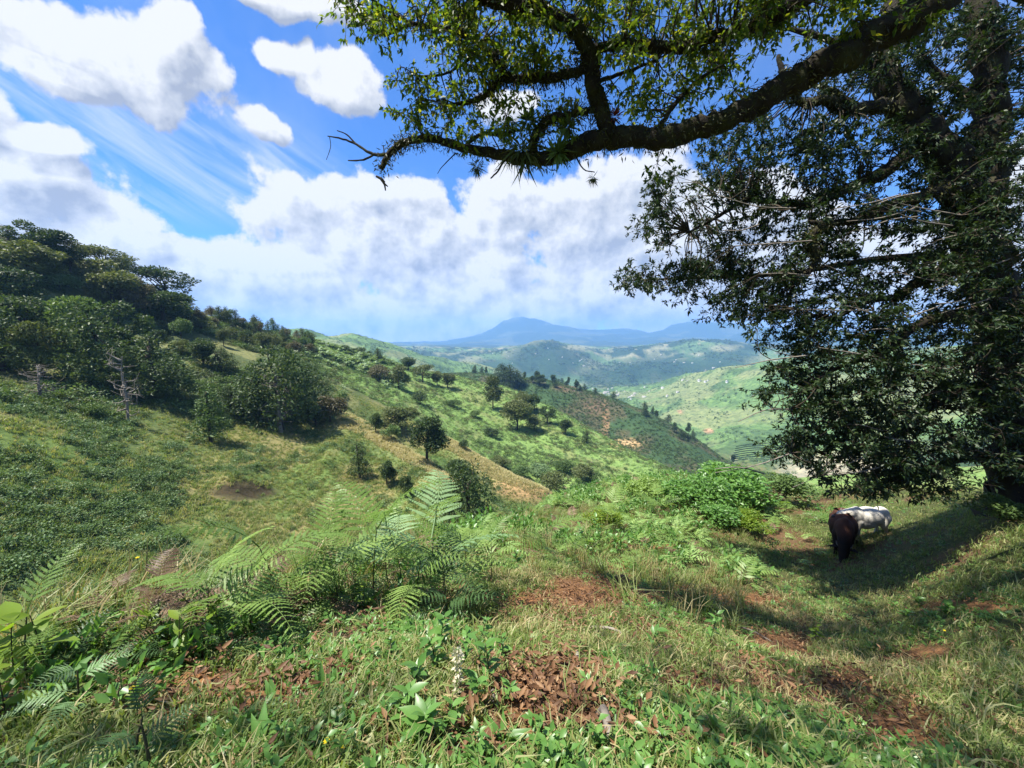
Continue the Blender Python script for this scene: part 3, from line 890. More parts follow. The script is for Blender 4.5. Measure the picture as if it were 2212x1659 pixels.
kp = lambda x, y, u, p: .05 + .9 * ss(.5, .58, fbm(x / 160, y / 160, 208, 4))
pts = sample(rng, 26000, 19.6, 22.3, 250, 1100, kp, 8, 1500, 3600, .6, .004)
scatter('far_woods', pts, rots(rng, len(pts)), scl3(rng, len(pts), 8, 22, .8), [proto('wood', clump_mesh(rng, 40, .26), m_) for m_ in (DARKLEAF, MIDLEAF)], 'woods on the far hills', rng=rng)

# ------------------------------------------------------------------ trees one can tell apart


def crown_of(rng, lobes, n, lf, out=1.0, wdr=.6, up=.25):
    g_ = Geo()
    lob = np.array([l[0] for l in lobes], float); rad_ = np.array([l[1] for l in lobes], float)
    wt = (rad_[:, 0] * rad_[:, 1] * rad_[:, 2]) ** .66
    k = rng.choice(len(lobes), n, p=wt / wt.sum())
    d = unit(rng.normal(0, 1, (n, 3)) + [0, 0, .15])
    p = lob[k] + d * rad_[k] * (0.55 + .5 * rng.random(n) ** .6)[:, None]
    leaves(g_, p, unit(d * .6 + rng.normal(0, .6, (n, 3))), unit(d * out + rng.normal(0, .45, (n, 3)) + [0, 0, up]), lf * rng.uniform(.6, 1.4, n), lf * wdr * rng.uniform(.7, 1.3, n))
    return g_


def trunk_of(rng, lobes, top, r0, nl=7, base=-.04):
    g_ = Geo()
    bend = rng.normal(0, .03, 2)
    path = np.array([[0, 0, base], [bend[0] * .5, bend[1] * .5, top * .5], [bend[0], bend[1], top]])
    tube(g_, catmull(path, 4), np.linspace(r0, r0 * .5, 9), 7, .1, rng)
    for l in sorted(lobes, key=lambda q: rng.random())[:nl]:
        c = np.array(l[0])
        s = path[0] + (path[2] - path[0]) * rng.uniform(.55, .98)
        tube(g_, catmull([s, s * .5 + c * .5 + [0, 0, -.02], c], 4), np.linspace(r0 * .42, r0 * .1, 9), 5)
    return g_


def tree_kind(kind, seed):
    rg = np.random.default_rng(seed)
    L = []
    if kind == 'broad':
        for i in range(17):
            a, q = rg.uniform(0, 6.283), math.sqrt(rg.random()) * .36
            L.append(((q * math.cos(a), q * math.sin(a), .80 - q * q * 1.9 + rg.normal(0, .07) - (.22 if i % 3 == 0 else 0)), (.15 * rg.uniform(.8, 1.3), .15 * rg.uniform(.8, 1.3), .10 * rg.uniform(.8, 1.3))))
        return crown_of(rg, L, 4600, .05), trunk_of(rg, L, .55, .035, 9)
    if kind == 'open':
        for i in range(20):
            a, q = rg.uniform(0, 6.283), math.sqrt(rg.random()) * .40
            L.append(((q * math.cos(a), q * math.sin(a), .84 - q * q * 1.4 + rg.normal(0, .08) - (.25 if i % 3 == 0 else 0)), (.14 * rg.uniform(.8, 1.3), .14, .07)))
        return crown_of(rg, L, 3400, .045), trunk_of(rg, L, .5, .035, 11)
    if kind == 'round':
        for i in range(19):
            d = unit(rg.normal(0, 1, 3)) * rg.uniform(.6, 1.25)
            L.append(((d[0] * .27, d[1] * .27, .60 + d[2] * .25), (.14 * rg.uniform(.6, 1.5),) * 2 + (.11 * rg.uniform(.7, 1.3),)))
        return crown_of(rg, L, 4400, .048), trunk_of(rg, L, .5, .03, 6)
    if kind == 'cypress':
        for i in range(26):
            z = .10 + .86 * (i / 25.0)
            w_ = .34 * (1 - ((z - .25) / .8) ** 2 if z > .25 else .8 + z) * rg.uniform(.7, 1.15)
            w_ = max(w_, .05)
            a = rg.uniform(0, 6.283)
            L.append(((w_ * .55 * math.cos(a), w_ * .55 * math.sin(a), z), (w_ * .62, w_ * .62, .085)))
        return crown_of(rg, L, 3600, .042, wdr=.45, up=.1), trunk_of(rg, L, .8, .035, 5)
    if kind == 'pine':
        for i in range(22):
            z = .16 + .82 * (i / 21.0)
            w_ = .27 * (1.02 - z) ** .8 + .02
            for a in (rg.uniform(0, 6.283), rg.uniform(0, 6.283)):
                L.append(((w_ * .5 * math.cos(a), w_ * .5 * math.sin(a), z), (w_ * .62, w_ * .62, .035)))
        return crown_of(rg, L, 2200, .045, wdr=.35, up=.0), trunk_of(rg, L, .9, .022, 0)
    if kind == 'bell':
        for i in range(30):
            z = .08 + .86 * (i / 29.0); w_ = .40 * math.sqrt(max(.03, 1 - ((z - .25) / .76) ** 2)); a = rg.uniform(0, 6.283)
            L.append(((w_ * .62 * math.cos(a), w_ * .62 * math.sin(a), z), (max(w_ * .45, .07) * rg.uniform(.7, 1.2), max(w_ * .45, .07) * rg.uniform(.7, 1.2), .09)))
        return crown_of(rg, L, 4200, .045, wdr=.5, up=.1), trunk_of(rg, L, .7, .035, 5)
    if kind == 'bush':
        for i in range(12):
            a, q = rg.uniform(0, 6.283), math.sqrt(rg.random()) * .32
            L.append(((q * math.cos(a), q * math.sin(a), .30 + .36 * (1 - q * 2) * rg.random() + .1), (.17 * rg.uniform(.6, 1.4), .17 * rg.uniform(.6, 1.4), .18 * rg.uniform(.6, 1.5))))
        return crown_of(rg, L, 2600, .055), trunk_of(rg, L, .35, .025, 6)
    if kind == 'bare':
        g_ = Geo()
        tube(g_, catmull([(0, 0, -.04), (.02, .01, .35), (-.01, 0, .75), (.03, 0, 1)], 5), np.linspace(.03, .006, 16), 6, .1, rg)
        for i in range(26):
            z = rg.uniform(.15, .95); a = rg.uniform(0, 6.283); l_ = rg.uniform(.15, .38) * (1.15 - z * .6)
            e = np.array([math.cos(a) * l_, math.sin(a) * l_, z + rg.uniform(-.08, .2)])
            m_ = np.array([0, 0, z]) * .5 + e * .5 + rg.normal(0, .03, 3)
            tube(g_, catmull([(0, 0, z), m_, e], 4), np.linspace(.011, .003, 9), 4)
            for j in range(4):
                s = m_ + (e - m_) * rg.random()
                tube(g_, [s, s + rg.normal(0, .07, 3) + [0, 0, .03]], [.004, .002], 3)
        return None, g_


KINDS = {}
for kd, seeds in (('broad', 4), ('open', 2), ('round', 3), ('cypress', 3), ('pine', 2), ('bush', 3), ('bare', 2), ('bell', 1)):
    for s in range(seeds):
        cr, tk = tree_kind(kd, 100 + 7 * s + len(kd))
        KINDS[kd, s] = (cr.mesh('crown') if cr else None, tk.mesh('trunk'))
TINTED = {}


def tinted(me, mat):
    """one mesh copy for every foliage colour"""
    key = (me.name, mat.name)
    if key not in TINTED:
        c = me.copy(); c.materials.clear(); c.materials.append(mat); TINTED[key] = c
    return TINTED[key]


TN = random.Random(3)
NAMES = {'broad': 'broadleaf_tree', 'open': 'broadleaf_tree', 'round': 'round_tree', 'cypress': 'cypress_tree', 'pine': 'conifer_tree', 'bush': 'bush', 'bare': 'bare_tree', 'bell': 'cypress_tree'}


def plant_tree(kind, base, height, width, mat, label, group=None):
    s = TN.randrange(len([1 for q in KINDS if q[0] == kind]))
    cr, tk = KINDS[kind, s]
    e = empty(NAMES[kind], base, TN.uniform(0, 6.283))
    wk = {'broad': 1.0, 'open': 1.05, 'round': .9, 'cypress': .62, 'pine': .42, 'bush': 1.0, 'bare': .6, 'bell': .85}[kind]
    e.scale = (width / wk, width / wk, height)
    add('trunk' if kind != 'bush' else 'stem', tinted(tk, GREYBARK if kind == 'bare' else BARK), None, e)
    if cr: add('crown' if kind != 'bush' else 'foliage', tinted(cr, mat), None, e)
    tag(e, label, 'bush' if kind == 'bush' else 'tree', group)
    return e


def tree_px(kind, x, yb, yt, w, mat, label, group=None, rmin=40, rmax=6000):
    """base, top and width as measured in the photograph (2212 px wide)"""
    b_ = hd(x, yb, rmin, rmax)
    d = ray(x * K, yt * K)
    r = math.hypot(b_[0], b_[1])
    dep = b_[1] * math.cos(PITCH) - (b_[2] - EYE) * math.sin(PITCH)
    top = EYE + d[2] / math.hypot(d[0], d[1]) * r
    hgt = max(top - b_[2], .5)
    wid = w * K / F * dep * 1.08
    b_[2] -= .02 * hgt
    return plant_tree(kind, b_, hgt, wid, mat, label, group)


D_, M_, O_, B_, P_ = DARKLEAF, MIDLEAF, OLIVELEAF, BROWNLEAF, PALELEAF
q1 = lambda X, Y: (X * .3516, 415 + Y * .3516)
GL, GM, GR = 'trees on the left hillside', 'trees standing on the meadow', 'trees along the middle spur'
for row in [
    ('bare', 60, 330, 205, 130, O_, 'greyish thin topped tree at the highest left end of the skyline', GL),
    ('broad', 200, 430, 185, 230, D_, 'dark broad tree on the left skyline beside the greyish thin tree', GL),
    ('broad', 330, 450, 215, 250, D_, 'dark broad tree second from the top of the left skyline', GL),
    ('broad', 140, 540, 285, 400, O_, 'very wide olive crowned tree just under the dark skyline trees', GL),
    ('open', 430, 500, 290, 210, O_, 'olive brown tree on the skyline with sky showing under its crown', GL),
    ('open', 640, 520, 320, 290, O_, 'flat topped olive tree on the skyline above the big wooded hollow', GL),
    ('open', 780, 540, 390, 170, D_, 'smaller dark flat topped tree at the lower end of the skyline group', GL),
    ('bush', 370, 610, 470, 210, P_, 'pale green rounded bush below the wide olive tree', GL),
    ('broad', 690, 740, 420, 340, O_, 'large olive tree with a visible trunk halfway down the left slope', GL),
    ('broad', 830, 770, 520, 220, B_, 'brownish tree beside the large olive tree with visible trunk', GL),
    ('broad', 1000, 810, 590, 340, D_, 'dark green dense tree under the lone skyline oak', GL),
    ('open', 1015, 690, 445, 330, D_, 'lone dark oak with layered open crown standing out on the skyline', GL),
    ('broad', 50, 720, 440, 330, D_, 'dark tree cut by the left picture edge below the wide olive tree', GL),
    ('broad', 130, 960, 610, 330, D_, 'dark bushy tree at the left edge above the scrub line', GL),
    ('cypress', 30, 1100, 700, 300, D_, 'tall black green tree at the left edge next to the meadow', GL),
    ('broad', 450, 1010, 600, 330, M_, 'mid green tree with a forked trunk in the wooded hollow', GL),
    ('broad', 270, 1150, 760, 260, O_, 'olive tree with bare lower branches in the wooded hollow', GL),
    ('cypress', 560, 1190, 700, 300, D_, 'dark dense tree in the middle of the wooded hollow', GL),
    ('broad', 740, 1080, 680, 360, D_, 'broad black green tree on the right of the wooded hollow', GL),
    ('cypress', 960, 1250, 860, 330, D_, 'tall dark conifer at the right end of the wooded hollow', GL),
    ('round', 975, 960, 840, 130, D_, 'small dark round tree behind the tall dark conifer', GL),
    ('round', 1250, 1070, 880, 170, D_, 'dark tree with a stout bare trunk on the pale grass slope', GL),
    ('cypress', 1360, 1110, 950, 150, D_, 'dark conical tree right beside the stout trunked tree', GL),
    ('bush', 1125, 1010, 880, 120, O_, 'olive bush left of the stout trunked tree', GL),
    ('bush', 1240, 860, 740, 200, O_, 'olive thicket tree under the end of the skyline', GL),
    ('bell', 1730, 1460, 950, 400, D_, 'largest dark cypress of the clump above the meadow', GL),
    ('cypress', 1590, 1390, 1040, 260, D_, 'dark cypress on the left flank of the big cypress clump', GL),
    ('cypress', 1890, 1370, 1060, 260, D_, 'dark cypress on the right flank of the big cypress clump', GL),
    ('bare', 1725, 1480, 1110, 260, O_, 'pale leafless tree in front of the big cypress clump', GL),
    ('bush', 2030, 1410, 1210, 230, B_, 'greyish brown bush at the right foot of the big cypress clump', GL),
    ('bush', 1940, 1440, 1250, 200, D_, 'dark bush between the big cypress clump and the greyish bush', GL),
    ('pine', 1295, 1540, 1180, 190, M_, 'slim conifer with a long bare trunk at the edge of the meadow', GL),
    ('cypress', 1410, 1380, 1180, 150, D_, 'small dark conifer between the slim conifer and the cypress clump', GL),
    ('bush', 600, 1390, 1260, 140, M_, 'green bush at the foot of the wooded hollow', GL),
    ('bare', 785, 1420, 1000, 160, O_, 'tall grey dead tree before the wooded hollow', GL),
    ('bare', 255, 1270, 1060, 170, O_, 'grey dead tree near the left edge above the meadow', GL),
    ('pine', 1348, 790, 695, 60, D_, 'spiky conifer on the skyline right of the lone oak', GL),
    ('pine', 1390, 800, 700, 56, D_, 'second spiky conifer on the skyline right of the lone oak', GL),
    ('pine', 1450, 830, 715, 66, D_, 'tallest spiky conifer on the falling skyline', GL),
    ('pine', 1558, 880, 765, 40, O_, 'thin pale spiky conifer on the falling skyline', GL),
    ('pine', 1650, 920, 788, 56, D_, 'spiky conifer near the lower end of the skyline', GL),
    ('pine', 1742, 940, 835, 44, D_, 'last small conifer of the skyline before the plantation', GL),
    ('round', 1910, 970, 870, 60, D_, 'small dark tree at the top corner of the banana slope', GL),
    ('bush', 1925, 1005, 930, 66, D_, 'dark bush below the small tree at the top of the banana slope', GL),
    ('bush', 1460, 900, 860, 90, P_, 'yellow green bush among the brown scrub of the upper slope', GL),
]:
    X, Y = q1(row[1], row[2])
    tree_px(row[0], X, Y, 415 + row[3] * .3516, row[4] * .3516, *row[5:], rmin=75)
q2 = lambda X, Y: (518 + X * .3516, 648 + Y * .3516)
for row in [
    ('cypress', 850, 375, 292, 52, D_, 'lone dark cone shaped conifer on the ridge above the banana slope', GR),
    ('bush', 650, 320, 268, 100, D_, 'first dark bush of the row along the ridge above the banana slope', GR),
    ('bush', 725, 335, 278, 90, D_, 'second dark bush of the row along the ridge above the banana slope', GR),
    ('bush', 785, 350, 305, 80, D_, 'last dark bush of the row beside the cone shaped conifer', GR),
    ('bush', 860, 500, 368, 160, B_, 'reddish brown feathery bush on the crest of the middle spur', GR),
    ('round', 975, 545, 395, 170, O_, 'yellow olive tree below the reddish feathery bush', GR),
    ('round', 1035, 430, 345, 110, D_, 'dark bushy tree at the top of the middle spur', GR),
    ('open', 1125, 505, 388, 140, O_, 'wind bent olive tree on the bare brow of the spur', GR),
    ('round', 1212, 530, 430, 80, O_, 'small olive tree beside the wind bent one', GR),
    ('round', 1278, 545, 438, 105, O_, 'dome shaped olive tree casting a shadow on the brow', GR),
    ('bush', 1110, 640, 540, 130, D_, 'dark bush under the bare earth of the brow', GR),
    ('round', 1555, 670, 455, 130, O_, 'tall shaggy olive tree on the crest left of the pine stand', GR),
    ('cypress', 1615, 500, 388, 110, D_, 'left tree of the dark pine stand on the crest', GR),
    ('cypress', 1660, 540, 395, 110, D_, 'tallest tree of the dark pine stand on the crest', GR),
    ('cypress', 1705, 530, 430, 90, D_, 'right tree of the dark pine stand on the crest', GR),
    ('round', 1842, 520, 455, 95, D_, 'dark round tree alone right of the pine stand', GR),
    ('bush', 1942, 540, 500, 50, D_, 'small dark bush beyond the lone round tree', GR),
    ('round', 1705, 800, 590, 200, O_, 'largest round tree of the group on the bright slope', GR),
    ('round', 1735, 690, 550, 120, O_, 'olive topped tree behind the largest round tree', GR),
    ('round', 1810, 680, 575, 120, D_, 'dark tree at the back of the round tree group', GR),
    ('bush', 1810, 800, 685, 120, O_, 'olive brown bush in front of the round tree group', GR),
    ('open', 1890, 760, 645, 110, D_, 'dark spreading tree at the right end of the round tree group', GR),
    ('round', 2000, 825, 725, 86, D_, 'small dark tree on the sunlit crest past the round tree group', GR),
    ('cypress', 2130, 880, 795, 56, D_, 'narrow dark tree low on the sunlit crest', GR),
    ('round', 835, 820, 690, 96, D_, 'dark upright bush behind the dry grass edge', GR),
    ('broad', 990, 790, 640, 230, O_, 'olive spreading tree behind the big round tree of the gully', GR),
    ('bush', 930, 860, 745, 130, M_, 'green bush left of the big round tree in the gully', GR),
    ('round', 1150, 990, 705, 270, D_, 'big dark round tree rooted in the gully behind the dry grass crest', GR),
    ('pine', 740, 1095, 865, 110, D_, 'slender young conifer standing on the meadow', GM),
    ('round', 903, 1140, 985, 135, D_, 'small round crowned tree with thin trunk on the meadow', GM),
    ('round', 1020, 1210, 1072, 100, D_, 'smallest tree on the meadow leaning over the slope', GM),
    ('bell', 1400, 1405, 985, 340, D_, 'big dark cypress at the bottom of the gully', GM),
    ('bush', 1340, 1060, 965, 150, D_, 'dark domed bush behind the top of the big gully cypress', GM),
    ('bush', 1380, 918, 848, 76, D_, 'small dark bush on the second dry crest', GM),
    ('bush', 1945, 1185, 1025, 210, O_, 'olive domed bush where the gully meets the near slope', GR),
    ('bush', 1720, 1090, 1000, 150, M_, 'green bush in the row along the gully under the bright slope', GR),
    ('bush', 1830, 1090, 985, 140, P_, 'pale green bush in the row along the gully under the bright slope', GR),
    ('bush', 1990, 1060, 960, 130, M_, 'mid green bush at the right of the gully row', GR),
    ('bush', 2100, 1110, 985, 150, O_, 'greyish olive bush at the end of the gully row', GR),
    ('bush', 1600, 1030, 945, 150, O_, 'olive bush at the upper start of the gully row', GR),
    ('bush', 2180, 1130, 1030, 110, M_, 'green bush where the gully row meets the brambles', GR),
    ('bush', 1550, 840, 770, 100, D_, 'dark low bush in the middle of the bright slope', GR),
    ('bush', 1310, 660, 600, 110, M_, 'green bush below the dome shaped tree on the brow', GR),
    ('bush', 1440, 720, 670, 80, M_, 'small green bush on the upper bright slope', GR),
]:
    X, Y = q2(row[1], row[2])
    tree_px(row[0], X, Y, 648 + row[3] * .3516, row[4] * .3516, *row[5:], rmin=45)
# small trees nobody could tell apart: thicket below the left skyline, tree line of the dark spur
rg = np.random.default_rng(17)
pts = sample(rg, 900, 11.2, 13.1, 175, 320, None, 4, 120, 300, .6, .01)[:44]
CN = {D_.name: 'dark green', O_.name: 'olive green', M_.name: 'mid green', B_.name: 'brownish'}
KN = {'bush': 'bush', 'round': 'round crowned tree', 'cypress': 'conical tree', 'pine': 'narrow conifer'}
for p in pts:
    kd, mt = TN.choice(['bush', 'round', 'cypress', 'bush']), TN.choice([O_, O_, D_, M_, B_])
    plant_tree(kd, p, TN.uniform(4, 8), TN.uniform(4, 7), mt, 'small %s %s in the mixed thicket below the falling skyline' % (CN[mt.name], KN[kd]), 'thicket trees below the skyline')
pts = sample(rg, 900, 15.75, 16.2, 470, 760, None, 6, 340, 620, .5, .01)[:36]
for p in pts:
    kd = TN.choice(['cypress', 'round', 'round', 'pine'])
    plant_tree(kd, p, TN.uniform(7, 14), TN.uniform(5, 9), D_, 'small dark %s on the crest of the planted ridge' % KN[kd], 'trees along the crest of the planted ridge')

# ------------------------------------------------------------------ the two big oaks
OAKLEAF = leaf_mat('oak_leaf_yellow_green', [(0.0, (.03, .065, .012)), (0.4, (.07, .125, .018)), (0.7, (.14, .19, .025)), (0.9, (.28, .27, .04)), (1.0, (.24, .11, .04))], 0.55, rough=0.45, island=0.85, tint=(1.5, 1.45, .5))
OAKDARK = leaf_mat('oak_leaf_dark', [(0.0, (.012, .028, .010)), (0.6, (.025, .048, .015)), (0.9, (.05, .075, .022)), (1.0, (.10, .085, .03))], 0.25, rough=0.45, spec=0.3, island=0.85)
MOSS = leaf_mat('moss', [(0.0, (.02, .022, .008)), (0.6, (.05, .055, .016)), (1.0, (.10, .10, .035))], 0.2)


def wp(x, y, dep):
    """point at a depth on the line of sight through (x, y) of the 2212 px photograph"""
    return np.array([0, 0, EYE]) + ray(x * K, y * K) * dep


class Oak:
    def __init__(s, name, loc, label):
        s.root = empty(name, loc)
        s.off = np.array(loc, float)
        tag(s.root, label, 'tree')
        s.samples = []
        s.rng = np.random.default_rng(len(name) + 11)
    def part(s, name, geo, mat, parent=None):
        for i in range(len(geo.v)): geo.v[i] = geo.v[i] - s.off
        return add(name, geo.mesh(name), mat, parent or s.root)
    def limb(s, name, pts, k=8, world=False, segs=9, mat=None, minr=.012):
        """points are (x, y, depth, half width in px)"""
        p = np.array([[*(q[:3] if world else wp(*q[:3])), (q[3] if world else max(q[3] * q[2] * K / F, minr))] for q in pts])
        c = catmull(p, k)
        if len(c) > 3:
            j = s.rng.normal(0, .13, (len(c), 3)) * c[:, 3:4]
            j[0] = 0
            c[:, :3] += j
        g_ = Geo()
        tube(g_, c[:, :3], np.maximum(c[:, 3] * (1 + s.rng.normal(0, .035, len(c))), .004), segs, .14, s.rng)
        s.samples.append(c)
        return s.part(name, g_, mat or MOSSBARK)


def sprays(oak, centres, rad, nl, ln, wd, droop=.25, twig_r=.007, link=1.6):
    """twigs from the nearest limb to every centre, with leaves in whorls round the twig ends"""
    rg = oak.rng
    S = np.vstack(oak.samples)
    tw, lf = Geo(), [[], [], [], [], []]
    for c in centres:
        d = np.linalg.norm(S[:, :3] - c, axis=1)
        k_ = int(np.argmin(d))
        if d[k_] < link:
            a = S[k_, :3]
            m_ = a * .5 + c * .5 + rg.normal(0, .10, 3) * d[k_] + [0, 0, .06 * d[k_]]
            tube(tw, catmull([a, m_, c], 4), np.linspace(min(twig_r * 1.8, S[k_, 3] * .6 + .003), twig_r * .6, 9), 4)
        nt_ = 6
        for t in range(nt_):
            e = c + rg.normal(0, 1, 3) * rad * np.array([.62, .62, .45])
            tube(tw, catmull([c, (c + e) / 2 + rg.normal(0, .03, 3), e], 2), np.linspace(twig_r * .5, twig_r * .25, 5), 3, cap=False)
            n = max(2, int(nl / nt_ * rg.uniform(.6, 1.4)))
            q = rg.random(n) ** .32
            p = c + (e - c) * q[:, None] + rg.normal(0, .02, (n, 3))
            dr = unit((e - c)[None] / (np.linalg.norm(e - c) + 1e-6) * .5 + rg.normal(0, .55, (n, 3)) + [0, 0, -droop])
            lf[0].append(p); lf[1].append(dr); lf[2].append(unit(rg.normal(0, .6, (n, 3)) + [0, 0, .9]))
            lf[3].append(ln * rg.uniform(.65, 1.25, n)); lf[4].append(wd * rg.uniform(.75, 1.2, n))
    return tw, [np.concatenate(q) for q in lf]


def ell_centres(rg, rows, kf=1.0):
    out = []
    for (cx, cy, rx, ry, dep, spr, n) in rows:
        for i in range(max(1, int(n * kf))):
            a, q = rg.uniform(0, 6.283), math.sqrt(rg.random())
            out.append(wp(cx + rx * q * math.cos(a), cy + ry * q * math.sin(a), dep + rg.uniform(-1, 1) * spr))
    return out


def moss_on(oak, n, ln, rmin, keep=None):
    rg = oak.rng
    S = np.vstack([c for c in oak.samples])
    S = S[S[:, 3] > rmin]
    w_ = S[:, 3] ** .5
    k_ = rg.choice(len(S), n, p=w_ / w_.sum())
    d = unit(rg.normal(0, 1, (n, 3)) + [0, 0, .1])
    p = S[k_, :3] + d * (S[k_, 3] * .95)[:, None] + rg.normal(0, .05, (n, 3))
    return p, unit(d * .5 + rg.normal(0, .5, (n, 3)) + [0, 0, -.55]), unit(rg.normal(0, 1, (n, 3))), ln * rg.uniform(.4, 1.5, n)


# --- oak whose moss grown bough crosses the top of the view
gx, gy = 8.4, 4.6
A = Oak('oak_tree', (gx, gy, float(ground(np.array([gx]), np.array([gy]))[0])), 'oak whose mossy bough with yellow green leaves arches across the top of the view')
base = A.off
t0_ = wp(2150, -110, 4.6)
A.limb('trunk', [(*(base + [0, 0, -.4]), .55), (*(base + [.05, 0, .4]), .44), (*(base + [-.1, .1, 2.5]), .40), (*(base + [-.3, .1, 5.0]), .36), (*(base + [-.2, .4, 7.5]), .26), (*(base + [.2, .6, 9.5]), .16)], 6, True, 12)
main = [(*(base + [-.2, .1, 4.2]), .30), (*((base + [-.3, .1, 5.0]) * .4 + t0_ * .6 + [0, 0, .2]), .28), (*t0_, .27)]
M2 = [(2060, -30, 4.5, 38), (1950, 50, 4.4, 35), (1800, 128, 4.4, 29), (1705, 180, 4.5, 26), (1600, 244, 4.6, 23), (1500, 278, 4.7, 21), (1420, 302, 4.8, 21), (1330, 296, 5, 21), (1250, 318, 5.1, 19), (1180, 343, 5.2, 15), (1100, 338, 5.3, 12), (1000, 318, 5.5, 9), (930, 298, 5.6, 8), (880, 306, 5.7, 7), (850, 322, 5.7, 6), (822, 362, 5.7, 5.5)]
main += [(*wp(*q[:3]), q[3] * q[2] * K / F) for q in M2]
A.limb('bough', main, 7, True, 11)
A.limb('branch', [(1318, 296, 5, 17), (1289, 211, 4.9, 17), (1271, 123, 4.8, 17), (1236, 60, 4.7, 17), (1148, 18, 4.6, 17), (1021, -14, 4.5, 15), (880, -70, 4.4, 12), (700, -150, 4.3, 8)])
A.limb('branch', [(1262, 150, 4.85, 10), (1200, 166, 4.95, 10), (1148, 169, 5, 10), (1081, 172, 5.1, 9), (1060, 195, 5.1, 7), (1025, 218, 5.2, 5), (960, 228, 5.3, 3)])
A.limb('branch', [(1800, -60, 4.4, 18), (1700, 20, 4.4, 16), (1610, 63, 4.4, 13), (1540, 81, 4.5, 12), (1468, 102, 4.6, 11), (1360, 95, 4.7, 11), (1275, 104, 4.8, 10)])
A.limb('branch', [(1100, 170, 5.05, 7), (1070, 130, 5.05, 7), (1043, 98, 5, 7), (990, 70, 5, 6), (920, 55, 5.1, 5), (888, 53, 5.1, 4), (832, 77, 5.2, 2.5)])
A.limb('branch', [(890, 53, 5.1, 4), (832, 18, 5.1, 3), (790, -10, 5, 2.4), (740, -30, 5, 1.6)])
A.limb('branch', [(1150, 332, 5.2, 9), (1159, 289, 5.2, 8), (1184, 260, 5.1, 10), (1233, 246, 5, 7), (1290, 236, 4.95, 6)])
A.limb('branch', [(1000, 318, 5.5, 4), (1040, 290, 5.4, 4), (1085, 290, 5.3, 4), (1120, 280, 5.3, 3)])
A.limb('branch', [(1040, 92, 5.0, 4), (1010, 130, 5.1, 3), (960, 160, 5.2, 2.4), (900, 165, 5.2, 1.6)])
A.limb('branch', [(1420, 300, 4.8, 6), (1440, 250, 4.9, 5), (1500, 180, 5, 4), (1560, 140, 5, 3)])
A.limb('branch', [(1280, 180, 4.9, 5), (1340, 160, 5, 4), (1420, 130, 5.1, 3)])
for tw_ in ([(880, 306, 5.7, 5), (835, 333, 5.7, 4), (800, 330, 5.75, 3.4), (770, 312, 5.8, 2.6), (740, 300, 5.8, 2), (708, 294, 5.8, 1.2)], [(812, 331, 5.75, 2.4), (785, 345, 5.75, 2), (752, 347, 5.8, 1.2)], [(770, 312, 5.8, 1.8), (748, 290, 5.8, 1.5), (728, 282, 5.8, 1)],
            [(712, 295, 5.8, .9), (714, 318, 5.8, .7), (705, 345, 5.8, .5)], [(830, 332, 5.7, 1.6), (828, 315, 5.7, 1.2)], [(870, 300, 5.7, 1), (862, 272, 5.7, .6)],
            [(1090, 345, 5.3, 2.4), (1075, 370, 5.3, 2), (1060, 385, 5.3, 1.4)], [(1240, 330, 5.1, 2), (1260, 365, 5.1, 1.4), (1285, 372, 5.1, 1)], [(985, 330, 5.5, 1.4), (955, 360, 5.5, .9), (945, 375, 5.5, .6)]):
    A.limb('twig', tw_, 4, segs=5, minr=.004)
rows = [(830, 38, 85, 42, 5.1, .4, 30), (960, 38, 80, 48, 5, .4, 26), (755, 15, 30, 26, 5.1, .3, 8), (930, 232, 75, 42, 5.2, .35, 22), (885, 190, 36, 34, 5.2, .3, 10), (1040, 235, 90, 48, 5.2, .35, 20), (1015, 130, 60, 44, 5.1, .4, 18),
        (1080, 95, 110, 65, 5, .5, 36), (1160, 85, 80, 60, 4.9, .5, 26), (1160, 132, 70, 18, 5, .3, 9), (1370, 55, 130, 80, 4.8, .6, 56), (1450, 150, 120, 85, 5.2, .5, 36), (1395, 225, 70, 52, 5.2, .4, 14), (1580, 50, 150, 66, 4.7, .6, 50),
        (1545, 170, 85, 55, 5.2, .5, 20), (1740, 25, 150, 60, 4.6, .6, 44), (1930, 10, 120, 50, 4.6, .5, 26), (1180, 222, 50, 26, 5.1, .3, 6), (1115, 290, 62, 26, 5.3, .3, 10), (1000, 285, 60, 26, 5.4, .3, 9), (1240, 20, 110, 40, 4.7, .5, 24), (1050, 10, 90, 30, 4.8, .5, 18),
        (1205, 262, 40, 22, 5, .2, 5), (1420, 345, 70, 18, 4.9, .2, 0)]
cen = ell_centres(A.rng, rows, .66)
tw, lf = sprays(A, cen, .22, 44, .085, .036, .45)
